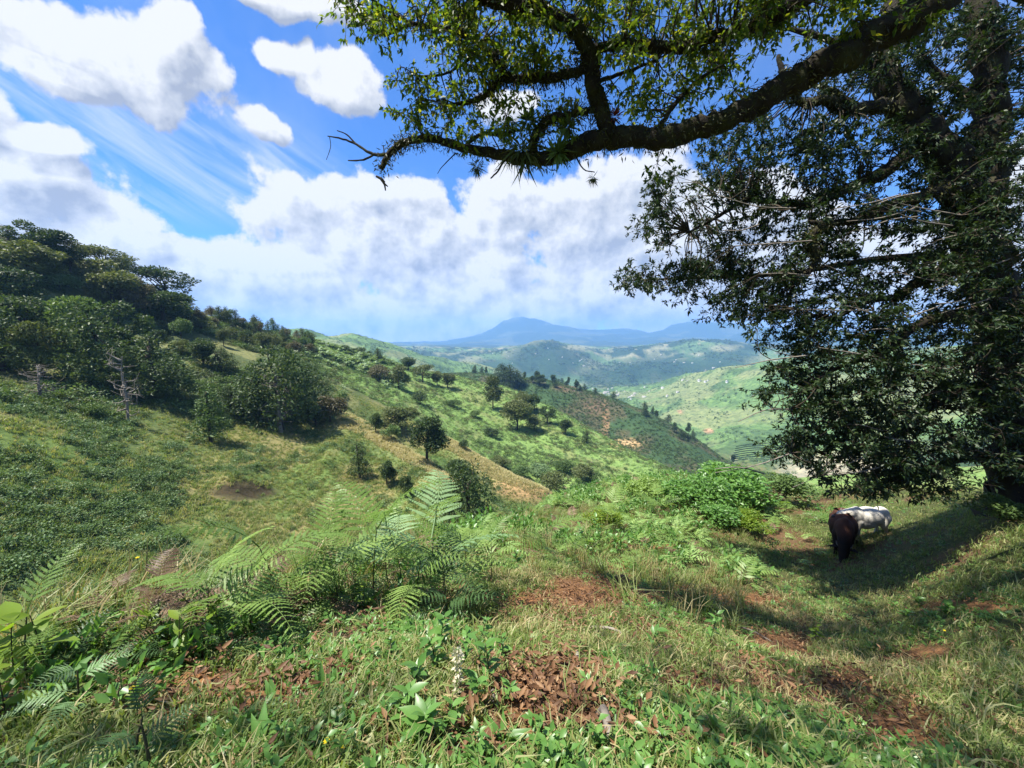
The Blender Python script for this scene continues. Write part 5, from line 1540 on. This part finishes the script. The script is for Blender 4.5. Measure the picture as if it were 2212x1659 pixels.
# leaf litter
g_ = Geo(); n = 7
leaves(g_, rg.normal(0, .07, (n, 3)) * [1, 1, .12] + [0, 0, .012], rg.normal(0, 1, (n, 3)) * [1, 1, .22], rg.normal(0, .35, (n, 3)) + [0, 0, 1], rg.uniform(.04, .09, n), rg.uniform(.018, .036, n), .3, -.15)
lm_ = []
for v in range(4):
    g_ = Geo(); n = 6
    leaves(g_, rg.normal(0, .07, (n, 3)) * [1, 1, .12] + [0, 0, .015], rg.normal(0, 1, (n, 3)) * [1, 1, .16], rg.normal(0, .3, (n, 3)) + [0, 0, 1], rg.uniform(.02, .06, n), rg.uniform(.010, .022, n), .5, -.3)
    lm_.append(proto('litter', g_.mesh('litter'), LITTER))
kp = lambda x, y, u, p: np.clip(soil_at(x, y) * (.15 + .6 * ss(.4, .56, fbm(x / .5, y / .5, 304, 3))) + .14 * ss(.45, .6, fbm(x / .5, y / .5, 309, 3)) + .5 * zone(x, y, *STRAWY) * ss(.4, .55, fbm(x / .7, y / .7, 310, 3)) + .25 * zone(x, y, *TANGLE), 0, 1)
pts = sample(rg, 34000, -1, 5.0, -70, 1100, kp, .1, .9, 22, 1.6, .05)
scatter('leaf_litter', pts, rots(rg, len(pts), .15), scl3(rg, len(pts), .7, 1.4), lm_, 'brown leaf litter on the bare red soil', rng=rg)

# ------------------------------------------------------------------ ferns


def frond_mesh(rg, L=1.0, lite=False, curl=.35, name='frond', wide=.36):
    """bracken frond along +Y: stalk, pinnae on both sides, each with its own leaflets"""
    g_ = Geo()
    t = np.linspace(0, 1, 12)
    path = np.stack([0.03 * np.sin(t * 3 + rg.uniform(0, 6)), t * L * .95, L * (.16 * np.sin(t * 2.2) - curl * t ** 2.2)], 1)
    tube(g_, path, np.linspace(.007, .0015, 12) * L, 4)
    P_, D__, N_, L_, W_ = [], [], [], [], []
    npn = 10 if lite else 13
    for i in range(npn):
        tt = .16 + .82 * (i / npn) ** .95
        c = np.array([np.interp(tt, t, path[:, q]) for q in range(3)])
        c2 = np.array([np.interp(min(tt + .02, 1), t, path[:, q]) for q in range(3)])
        tn = unit(c2 - c)
        pl = wide * L * (1 - tt) ** .75 * (.75 + .25 * min(1, (tt - .1) / .15)) * rg.uniform(.88, 1.1) + .02 * L
        for s in (-1, 1):
            sd = np.array([s, 0, 0.0])
            dr = unit(sd * .88 + tn * .46 + np.array([0, 0, rg.normal(0.02, .07)]))
            dn = np.array([rg.normal(0, .04), rg.normal(0, .04), -.14 + rg.normal(0, .06)])
            m = max(4, int(pl / (.027 * L)))
            if lite:
                P_.append(c[None]); D__.append((dr + dn * .4)[None]); N_.append(np.array([[0, 0, 1.]])); L_.append(np.array([pl])); W_.append(np.array([pl * .26]))
                continue
            q = (np.arange(m) + .6) / m
            pc_ = c + dr * (pl * q)[:, None] + dn * (pl * q ** 2)[:, None]
            per = unit(np.cross(np.array([0, 0, 1.0]), dr))
            ll = pl * .095 * (1.08 - q) ** .7 + .004 * L
            P_.append(c[None]); D__.append(dr[None] + dn[None] * .3); N_.append(np.array([[0, 0, 1.]])); L_.append(np.array([pl])); W_.append(np.array([.050 * L * (1 - .6 * tt)]))
            for w in (-1, 1):
                P_.append(pc_); D__.append(np.tile(per * w * .92 + dr * .4, (m, 1)) + rg.normal(0, .06, (m, 3))); N_.append(np.tile([0, 0, 1.], (m, 1)) + rg.normal(0, .15, (m, 3))); L_.append(ll); W_.append(np.full(m, pl / m * .8))
            P_.append((c + dr * pl * .96 + dn * pl * .9)[None]); D__.append((dr + dn)[None]); N_.append(np.array([[0, 0, 1.]])); L_.append(np.array([pl * .1])); W_.append(np.array([pl * .04]))
    leaves(g_, np.concatenate(P_), np.concatenate(D__), np.concatenate(N_), np.concatenate(L_), np.concatenate(W_), .05, .12)
    return g_.mesh(name)


FR = [frond_mesh(rg, 1.0, curl=c) for c in (.2, .35, .5, .3)]
FRL = [frond_mesh(rg, 1.0, True, curl=c, name='frond') for c in (.25, .45)]
FRD = [frond_mesh(rg, 1.0, curl=c, wide=.40) for c in (.75, .6)]
FT = {}


def fmesh(me, mat):
    k = (me.name, mat.name)
    if k not in FT: FT[k] = me.copy(); FT[k].materials.clear(); FT[k].materials.append(mat)
    return FT[k]


def place(o, parent, pos, az_, pitch, roll, s):
    o.parent = parent
    o.matrix_local = Matrix.Translation(Vector(pos)) @ Euler((pitch, roll, az_), 'XYZ').to_matrix().to_4x4() @ Matrix.Scale(s, 4)


def fern(x, yb, yt, mat, nf, label, group='ferns in the foreground', span=.98, dead=False, rmin=.8, lean=None):
    b_ = hd(x, yb, rmin, 30)
    d = ray(x * K, yt * K); r = math.hypot(b_[0], b_[1])
    top = EYE + d[2] / math.hypot(d[0], d[1]) * r
    h = float(np.clip(top - b_[2], .18, 1.6))
    e = empty('fern', b_)
    L = min(h * span, 1.05)
    ln = np.array([rg.normal(0, .1) * h, rg.normal(0, .1) * h, h * .80])
    g_ = Geo(); path = catmull([(0, 0, -.05), ln * .5 + rg.normal(0, .02, 3), ln], 5)
    tube(g_, path, np.linspace(.007, .003, len(path)), 5)
    add('stem', g_.mesh('stem'), STEM, e)
    a0 = rg.uniform(0, 6.283)
    for i in range(nf):
        q = 1 - .62 * (i / max(nf - 1, 1)) ** 1.0
        c = np.array([np.interp(q * (len(path) - 1), np.arange(len(path)), path[:, k]) for k in range(3)])
        me = fmesh((FRD if dead else FR)[rg.integers(0, 2 if dead else 4)], mat)
        o = bpy.data.objects.new('frond', me); COL.objects.link(o)
        place(o, e, c, a0 + i * 2.4 + rg.normal(0, .3), R(rg.uniform(0, 32)) if i else R(40), R(rg.normal(0, 14)), L * rg.uniform(.75, 1.1) * (1 if i else .9))
    tag(e, label, 'fern', group)
    return e


for row in [
    (600, 1345, 1130, FERN, 4, 'bright green fern with a flat top frond left of the fern thicket'),
    (545, 1370, 1195, FERN, 4, 'green fern at the left start of the fern thicket before dead brown ferns'),
    (480, 1395, 1215, FERN, 5, 'spreading green fern leaning over the dead brown ferns'),
    (700, 1325, 1225, FERN, 4, 'short green fern in the dip left of the tall arching fern'),
    (735, 1310, 1150, FERN, 4, 'thin stemmed fern left of the tall arching fern'),
    (805, 1300, 1100, FERN, 4, 'tall arching fern whose long frond hangs over the meadow view'),
    (872, 1300, 1088, FERNPALE, 4, 'tallest pale silvery fern rising before the gully cypress'),
    (925, 1290, 1085, FERNPALE, 4, 'pale fern with upright feathery frond next to the tallest one'),
    (905, 1325, 1180, FERN, 5, 'low bushy fern at the foot of the tall pale ferns'),
    (968, 1345, 1205, FERNDARK, 5, 'blue green fern on a dark stem above the herb patch'),
    (1010, 1290, 1165, FERN, 5, 'bright fern to the right of the pale ferns'),
    (1060, 1265, 1140, FERN, 4, 'yellow green fern at the right end of the fern thicket'),
    (985, 1265, 1150, FERN, 4, 'fern in front of the dark gully cypress'),
    (840, 1275, 1120, FERN, 4, 'fern behind the tall arching fern'),
    (770, 1290, 1170, FERN, 4, 'fern half hidden between the thin stemmed and arching ferns'),
    (655, 1310, 1200, FERN, 4, 'small fern behind the dip with dead fern litter'),
    (175, 1545, 1425, FERNPALE, 4, 'grey blue fern low in the shade at the lower left'),
    (290, 1680, 1530, FERNDARK, 3, 'dark fern on a bare stalk at the bottom left'),
    (60, 1480, 1290, FERN, 4, 'fern at the left picture edge behind the big yellow green leaves'),
    (1800, 1175, 1105, FERN, 6, 'fern clump in the grass left of the cows'),
    (1180, 1210, 1110, FERN, 4, 'small fern beside the bare upright stalk'),
    (1330, 1160, 1085, FERN, 5, 'fern at the top of the grassy rise'),
    (1420, 1120, 1050, FERN, 5, 'fern on the crest left of the bramble mound'),
]: fern(*row)
for row in [
    (300, 1400, 1240, FERNDEAD, 5, 'tall dead brown fern at the left of the slope'), (355, 1410, 1265, FERNDEAD, 5, 'dense dead brown fern next to the tall dead one'),
    (245, 1370, 1255, FERNDEAD, 4, 'dead reddish fern with a frond pointing left'), (425, 1390, 1245, FERNDEAD, 4, 'dead brown fern under the spreading green fern'),
    (640, 1345, 1225, FERNDEAD, 4, 'curled dead fern among the green fern thicket'), (575, 1350, 1235, FERNDEAD, 4, 'dead fern behind the curled one'),
    (1190, 1180, 1120, FERNDEAD, 4, 'small reddish dead fern by the bare stalk'), (120, 1430, 1330, FERNDEAD, 4, 'dead fern behind the big leaves at the left edge'), (380, 1345, 1225, FERNDEAD, 3, 'dead fern with one frond curling above the meadow')]:
    fern(*row[:4], row[4], row[5], dead=True, span=.7, group='dead ferns in the foreground')
# bracken that covers the brow behind, one mass
crest_w = lambda x, y, u, p: np.clip((u - 2.9) / .7, 0, 1) * ss(.36, .52, fbm(x / 2.2, y / 2.2, 305, 3)) * np.clip((p - 330) / 60, 0, 1) * (1 - .85 * np.clip((p - 745) / 60, 0, 1))
pts = sample(rg, 14000, 2.6, 5.0, 330, 860, crest_w, .6, 4.5, 32, 1.0, .05)
scatter('bracken', pts + [0, 0, .1], np.stack([rg.uniform(0, .7, len(pts)), rg.normal(0, .25, len(pts)), rg.uniform(0, 6.283, len(pts))], 1), scl3(rg, len(pts), .35, .95), [proto('bracken_a', FRL[0], FERN), proto('bracken_b', FRL[1], BRIGHTLEAF), proto('bracken_c', clump_mesh(rg, 80, .16, wdr=.5), HERB), proto('bracken_d', fmesh(FRL[0], FERN), FERN), proto('bracken_e', fmesh(FRL[1], FERNDEAD), FERNDEAD)], 'bracken and low leafy growth covering the brow of the near slope', idx=rg.choice(5, len(pts), p=[.32, .3, .2, .1, .08]))
lw = lambda x, y, u, p: np.clip((u - 2.4) / .5 + zone(x, y, *TANGLE), 0, 1) * ss(.3, .5, fbm(x / 1.2, y / 1.2, 306, 3)) * (1 - np.clip((p - 430) / 60, 0, 1))
pts = sample(rg, 6500, 1.4, 4.7, -70, 500, lw, .5, 1.6, 12, 1.2, .08)
scatter('undergrowth', pts, np.stack([rg.uniform(0, .8, len(pts)), rg.normal(0, .25, len(pts)), rg.uniform(0, 6.283, len(pts))], 1), scl3(rg, len(pts), .16, .42), [proto('u_a', FR[0], FERNDARK), proto('u_b', fmesh(FR[1], FERN), FERN), proto('u_c', fmesh(FRD[0], FERNDEAD), FERNDEAD), proto('u_d', clump_mesh(rg, 60, .2), HERB), proto('u_e', fmesh(FRD[1], FERNDEAD), FERNDEAD)], 'tangle of small ferns, dead fronds and herbs along the left edge of the slope', idx=rg.choice(5, len(pts), p=[.25, .2, .2, .2, .15]))
# long grass hanging over the edge on the left
kp = lambda x, y, u, p: np.clip((u - 2.3) / .5, 0, 1) * ss(.4, .55, fbm(x / 1.0, y / 1.0, 307, 3))
pts = sample(rg, 5200, 2.2, 4.9, -70, 760, kp, .4, 2.2, 22, 1.1, .06)
scatter('long_grass', pts, rots(rg, len(pts), .25), scl3(rg, len(pts), .6, 1.3), [proto('long_a', tuft_mesh(rg, 22, .42, .012, .1, .9), GRASS), proto('long_b', tuft_mesh(rg, 18, .5, .009, .1, .7), STRAW)], 'long grass tufts along the brow of the slope', rng=rg)

# bushes on the brow
for row in [('bush', 1590, 1090, 985, 190, HERB, 'biggest bright leafy bramble mound on the brow beyond the grass'), ('bush', 1500, 1100, 1015, 150, HERB, 'leafy mound just left of the biggest bramble mound'), ('bush', 1690, 1090, 1010, 130, M_, 'low green bush right of the biggest bramble mound'),
            ('bush', 1640, 1085, 1030, 110, BROWNLEAF, 'reddish brown dying bush in front of the bramble mound'), ('bush', 1400, 1085, 1025, 110, FERN, 'low ferny bush on the brow above the gully end'), ('bush', 1545, 1130, 1080, 110, HERB, 'small leafy bush at the near foot of the bramble mound'),
            ('bush', 1300, 1140, 1085, 90, LIME, 'lime green leafy bush at the right of the bare stalk'), ('bush', 1620, 1150, 1095, 90, LIME, 'yellowish low bush in the grass near the bramble mound'), ('bush', 2160, 1120, 1060, 120, M_, 'green bush in the shade by the trunk of the big dark oak')]:
    tree_px(row[0], *row[1:5], row[5], row[6], 'bushes on the brow of the near slope', rmin=4, rmax=40)

# ------------------------------------------------------------------ single plants close by
g_ = Geo()                                             # an ovate leaf with a bent midrib
yy = np.linspace(0, 1, 6); ww = np.array([.02, .30, .42, .38, .2, 0])
v = []
for y_, w_ in zip(yy, ww): v += [(-w_ * .5, y_, .10 * w_ - .22 * y_ ** 2), (0, y_, -.22 * y_ ** 2), (w_ * .5, y_, .10 * w_ - .22 * y_ ** 2)]
g_.put(v, [(3 * i + a, 3 * i + a + 1, 3 * i + a + 4, 3 * i + a + 3) for i in range(5) for a in (0, 1)])
OVATE = g_.mesh('leaf')


def leafy(name, x, yb, h, nleaf, ll, mat, label, cat, group=None, rise=(10, 50), rmin=.8, flat=False, wide=1.0):
    b_ = hd(x, yb, rmin, 30)
    e = empty(name, b_)
    top = np.array([rg.normal(0, .12) * h, rg.normal(0, .12) * h, h])
    g_ = Geo(); path = catmull([(0, 0, -.03), top * .5 + rg.normal(0, .015, 3), top], 4)
    tube(g_, path, np.linspace(.0045, .002, len(path)), 5)
    add('stem', g_.mesh('stem'), STEM, e)
    me = fmesh(OVATE, mat)
    for i in range(nleaf):
        q = .25 + .75 * ((i + 1) / nleaf) if not flat else rg.uniform(.05, .6)
        c = np.array([np.interp(q * (len(path) - 1), np.arange(len(path)), path[:, k]) for k in range(3)])
        o = bpy.data.objects.new('leaf', me); COL.objects.link(o)
        s = ll * rg.uniform(.6, 1.15)
        place(o, e, c, i * 2.4 + rg.normal(0, .4), R(rg.uniform(*rise)), R(rg.normal(0, 15)), s)
        o.scale.x *= wide
    tag(e, label, cat, group)
    return e


HG = 'herbs in the green patch'
for (x, yb, h, n, ll, lab) in [(925, 1590, .12, 13, .12, 'bright herb with the largest heart shaped leaves at the front of the green patch'), (880, 1560, .14, 10, .10, 'herb at the left front of the green patch'), (975, 1570, .12, 9, .10, 'herb at the right front of the green patch'), (900, 1500, .18, 12, .09, 'leafy herb at the left of the green patch'),
                               (1000, 1450, .26, 14, .09, 'tall leafy herb in the middle of the green patch'), (1060, 1480, .24, 13, .085, 'leafy herb right of the pale dried flower spike'), (1085, 1440, .22, 12, .075, 'leafy herb at the right rear of the green patch'), (960, 1420, .26, 12, .09, 'upright herb at the rear of the green patch'),
                               (1020, 1530, .16, 10, .09, 'low herb below the pale dried flower spike'), (855, 1440, .16, 9, .08, 'small herb at the left rear of the green patch'), (1105, 1520, .12, 9, .07, 'small herb at the right edge of the green patch'), (930, 1465, .2, 11, .085, 'herb between the upright one and the left of the patch'), (1040, 1400, .22, 10, .08, 'herb at the back of the patch under the dark fern')]:
    leafy('herb', x, yb, h * 1.0, n + 3, ll * .9, HERB, lab, 'herb', HG)
for (x, yb, n, ll, lab) in [(520, 1570, 7, .17, 'rosette of long narrow leaves left of the bare soil'), (690, 1500, 6, .18, 'rosette with one long upright leaf on the grassy bank'), (560, 1640, 7, .15, 'rosette of long leaves near the bottom edge'), (740, 1570, 6, .12, 'small rosette on the soil left of the green patch'), (1400, 1440, 6, .12, 'rosette of narrow leaves in the shaded grass'), (1680, 1420, 6, .13, 'pale green rosette in the grass before the yellowing sapling'), (1250, 1640, 6, .11, 'rosette at the bottom edge near the long stick')]:
    leafy('rosette', x, yb, .05, n, ll, HERB, lab, 'weed', 'leaf rosettes in the foreground', (15, 70), flat=True, wide=.6)
leafy('sapling', 1530, 1400, .42, 11, .13, HERB, 'young sapling with round leaves on a thin dark stem in the grass', 'sapling')
leafy('sapling', 1762, 1395, .30, 16, .11, LIME, 'yellowing sapling with crowded drooping leaves on the right', 'sapling', None, (-40, 30))
leafy('sapling', 1405, 1405, .2, 8, .09, HERB, 'small sapling left of the round leaved sapling', 'sapling')
for (x, yb, lab) in [(1960, 1340, 'bright green low herb at the left of the sunlit clump near the cows'), (2010, 1345, 'bright green low herb in the middle of the sunlit clump'), (2050, 1330, 'bright green low herb at the right of the sunlit clump'), (1985, 1310, 'bright green low herb at the rear of the sunlit clump')]: leafy('herb', x, yb, .16, 16, .13, HERB, lab, 'herb', 'sunlit herb clump on the right')
for (x, yb, h, n, ll, lab) in [(40, 1500, .42, 9, .20, 'yellow green plant with very large leaves at the left edge'), (105, 1470, .40, 7, .18, 'large leaved plant next to the one at the left edge'), (20, 1560, .25, 9, .16, 'large leaved plant low at the left edge'), (470, 1400, .32, 8, .13, 'lime leaved plant before the spreading green fern'), (600, 1330, .4, 8, .11, 'slender plant with pale paired leaves under the flat topped fern'), (790, 1325, .28, 8, .1, 'lime leaved plant below the tall arching fern'), (890, 1310, .22, 8, .12, 'yellow leaved plant under the pale ferns'), (310, 1420, .3, 8, .12, 'green leaved plant among the dead brown ferns'), (385, 1440, .3, 8, .12, 'green leaved plant right of the dead brown ferns'),
                               (1255, 1180, .5, 14, .16, 'bright leafy plant on the rise beside the bare stalk'), (1290, 1165, .6, 14, .16, 'taller bright leafy plant on the rise'), (1120, 1225, .3, 12, .12, 'leafy plant on the grassy rise left of the bare stalk')]:
    leafy('leafy_plant', x, yb, h, n, ll, LIME if x < 600 or 'lime' in lab or 'yellow' in lab else HERB, lab, 'plant', 'leafy plants in the foreground')

# dried flower spike, bare stalk, yellow flowers
b_ = hd(990, 1530); e = empty('dried_flower_spike', b_)
g_ = Geo(); tube(g_, catmull([(0, 0, -.03), (.01, 0, .16), (0, .01, .30)], 4), np.linspace(.004, .002, 9), 5); add('stem', g_.mesh('stem'), STEM, e)
g_ = Geo(); n = 120; z = rg.uniform(.06, .31, n); d = unit(rg.normal(0, 1, (n, 3)))
leaves(g_, np.stack([d[:, 0] * .012, d[:, 1] * .012, z], 1), d, rg.normal(0, 1, (n, 3)), rg.uniform(.012, .028, n), .012, .2)
SEED = leaf_mat('dry_seed_head', [(0, (.42, .38, .26)), (1, (.62, .58, .44))], .3); add('seed_head', g_.mesh('seed_head'), SEED, e)
tag(e, 'pale dried flower spike standing in the green herb patch', 'flower spike')
for (x, yb, yt, lab) in [(1129, 1205, 1075, 'bare reddish stalk standing alone on the rise'), (325, 1700, 1545, 'bare dark stalk at the bottom left')]:
    b_ = hd(x, yb); d = ray(x * K, yt * K); h = EYE + d[2] / math.hypot(d[0], d[1]) * math.hypot(b_[0], b_[1]) - b_[2]
    g_ = Geo(); tube(g_, catmull([(0, 0, -.04), (.02 * h, 0, h * .5), (-.03 * h, 0, h)], 5), np.linspace(.008, .003, 11), 6, .15, rg)
    for q in range(5): 
        z = h * rg.uniform(.5, .95); a = rg.uniform(0, 6.28); tube(g_, [(0, 0, z), (math.cos(a) * h * .12, math.sin(a) * h * .12, z + h * .09)], [.003, .0012], 4)
    tag(add('stalk', g_.mesh('stalk'), STEM, None, b_), lab, 'stalk')
for (x, yf, yb, lab) in [(311, 1201, 1330, 'yellow flower on a tall stem against the meadow'), (294, 1483, 1560, 'yellow flower in the shade at the left'), (708, 1600, 1640, 'left of two yellow flowers low by the bare soil'), (745, 1612, 1650, 'right of two yellow flowers low by the bare soil'), (2037, 1361, 1385, 'tiny yellow flower in the grass at the right')]:
    b_ = hd(x, yb); d = ray(x * K, yf * K); h = max(.05, EYE + d[2] / math.hypot(d[0], d[1]) * math.hypot(b_[0], b_[1]) - b_[2])
    e = empty('yellow_flower', b_)
    g_ = Geo(); tube(g_, catmull([(0, 0, -.03), (.01, .005, h * .5), (0, 0, h)], 3), np.linspace(.003, .0018, 7), 4); add('stem', g_.mesh('stem'), STEM, e)
    g_ = Geo(); n = 12; a = np.arange(n) * 6.283 / n + rg.normal(0, .1, n)
    leaves(g_, np.tile([0, 0, h], (n, 1)), np.stack([np.cos(a), np.sin(a), rg.uniform(.1, .5, n)], 1), np.tile([0, 0, 1.], (n, 1)), .015, .008, .1); add('petals', g_.mesh('petals'), YELLOW, e)
    g_ = Geo(); tube(g_, [(0, 0, h), (0, 0, h + .006)], [.006, .005], 8); add('disc', g_.mesh('disc'), YELLOW, e)
    tag(e, lab, 'flower', 'yellow flowers')

# sticks, clods and fallen leaves
for (x0, y0, x1, y1, r_, lab) in [(1262, 1357, 1370, 1391, .016, 'long dead stick lying in the shaded grass'), (1199, 1413, 1250, 1447, .018, 'crooked short stick below the long dead stick'), (1294, 1556, 1322, 1640, .024, 'thick weathered stick near the bottom edge'), (1068, 1528, 1084, 1490, .014, 'short stick by the right of the herb patch'), (1640, 1540, 1755, 1600, .012, 'thin stick in the grass at the lower right'), (2010, 1330, 2080, 1280, .012, 'pale thin stick leaning in the grass right of the sunlit clump'), (905, 1500, 960, 1560, .006, 'thin twig fallen across the herb patch'), (1560, 1350, 1680, 1395, .010, 'thin dry stick left of the yellowing sapling')]:
    a, c = hd(x0, y0), hd(x1, y1); pts_ = [a + [0, 0, r_ * .8], (a + c) / 2 + rg.normal(0, .03, 3) + [0, 0, r_ + .02], c + [0, 0, r_ * .8]]
    for q in pts_: q[2] = max(q[2], float(ground(np.array([q[0]]), np.array([q[1]]))[0]) + r_ * .7)
    g_ = Geo(); tube(g_, catmull(np.array(pts_) - a, 5), np.linspace(r_, r_ * .6, 11), 7, .18, rg)
    tag(add('stick', g_.mesh('stick'), GREYBARK, None, a), lab, 'stick', 'sticks on the ground')
CLOD = rough_mat('earth_clod', [(.3, (.07, .038, .02)), (.7, (.17, .085, .045))], 12, bump=.9)
for (x, y, w_, lab) in [(1066, 1590, 52, 'brown earth clod on the soil right of the herb patch'), (1344, 1258, 30, 'brown stone half sunk in the red soil patch')]:
    c = hd(x, y); dep = c[1] * math.cos(PITCH) - (c[2] - EYE) * math.sin(PITCH); s = w_ * K / F * dep * .5
    bm_ = bmesh.new(); bmesh.ops.create_icosphere(bm_, subdivisions=3, radius=1)
    for v in bm_.verts:
        k = 1 + .35 * (float(fbm(np.array([v.co.x * 1.3 + 7]), np.array([v.co.y * 1.3 + v.co.z]), 5, 4)[0]) - .5)
        v.co = Vector((v.co.x * k * s, v.co.y * k * s, v.co.z * k * s * .8))
    me = bpy.data.meshes.new('earth_clod'); bm_.to_mesh(me); bm_.free(); me.polygons.foreach_set('use_smooth', np.ones(len(me.polygons), bool))
    tag(add('earth_clod' if w_ > 40 else 'stone', me, CLOD, None, c + [0, 0, s * .2]), lab, 'clod' if w_ > 40 else 'stone')
LF_ = []
for v in range(4):
    g_ = Geo(); n_ = 7; y_ = np.linspace(0, 1, n_); w_ = np.array([.03, .22, .36, .40, .33, .18, 0]) * rg.uniform(.8, 1.1); cu = rg.uniform(.1, .5); vv = []
    for a, b2 in zip(y_, w_): vv += [(-b2 * .5, a, .35 * b2 + cu * (a - .5) ** 2), (0, a, cu * (a - .5) ** 2), (b2 * .5, a, .30 * b2 + cu * (a - .5) ** 2 + rg.normal(0, .01))]
    g_.put(vv, [(3 * i + a, 3 * i + a + 1, 3 * i + a + 4, 3 * i + a + 3) for i in range(n_ - 1) for a in (0, 1)])
    me = g_.mesh('fallen_leaf'); me.materials.append(LITTER); LF_.append(me)
k = 0
spots = [(820, 1430), (845, 1415), (800, 1500), (1185, 1500), (1140, 1545), (1210, 1560), (640, 1520), (690, 1530), (725, 1520), (600, 1500), (1000, 1345)]
spots += [(1150 + rg.normal(0, 90), 1530 + rg.normal(0, 50)) for i in range(34)] + [(1010 + rg.normal(0, 120), 1620 + rg.normal(0, 22)) for i in range(26)] + [(600 + rg.normal(0, 110), 1520 + rg.normal(0, 30)) for i in range(14)] + [(rg.uniform(1300, 2150), rg.uniform(1330, 1640)) for i in range(34)] + [(rg.uniform(1180, 1420), rg.uniform(1265, 1310)) for i in range(16)]
for (x, y) in spots:
    if y > 1655: continue
    lab = 'curled brown oak leaf lying ' + ('by the herb patch at the bottom of the slope' if 900 < x < 1300 and y > 1380 else 'in the grass left of the herb patch' if x <= 900 else 'on the red soil patch of the middle slope' if y < 1330 and x < 1430 else 'in the shaded grass on the right')
    c = hd(x, y)
    o = add('fallen_leaf', LF_[rg.integers(0, 4)], None, None, c + [0, 0, .02])
    o.rotation_euler = (rg.normal(0, .25) - .2, rg.normal(0, .3), rg.uniform(0, 6.28)); s = rg.uniform(.05, .10); o.scale = (s, s, s)
    tag(o, lab, 'leaf', 'fallen oak leaves')
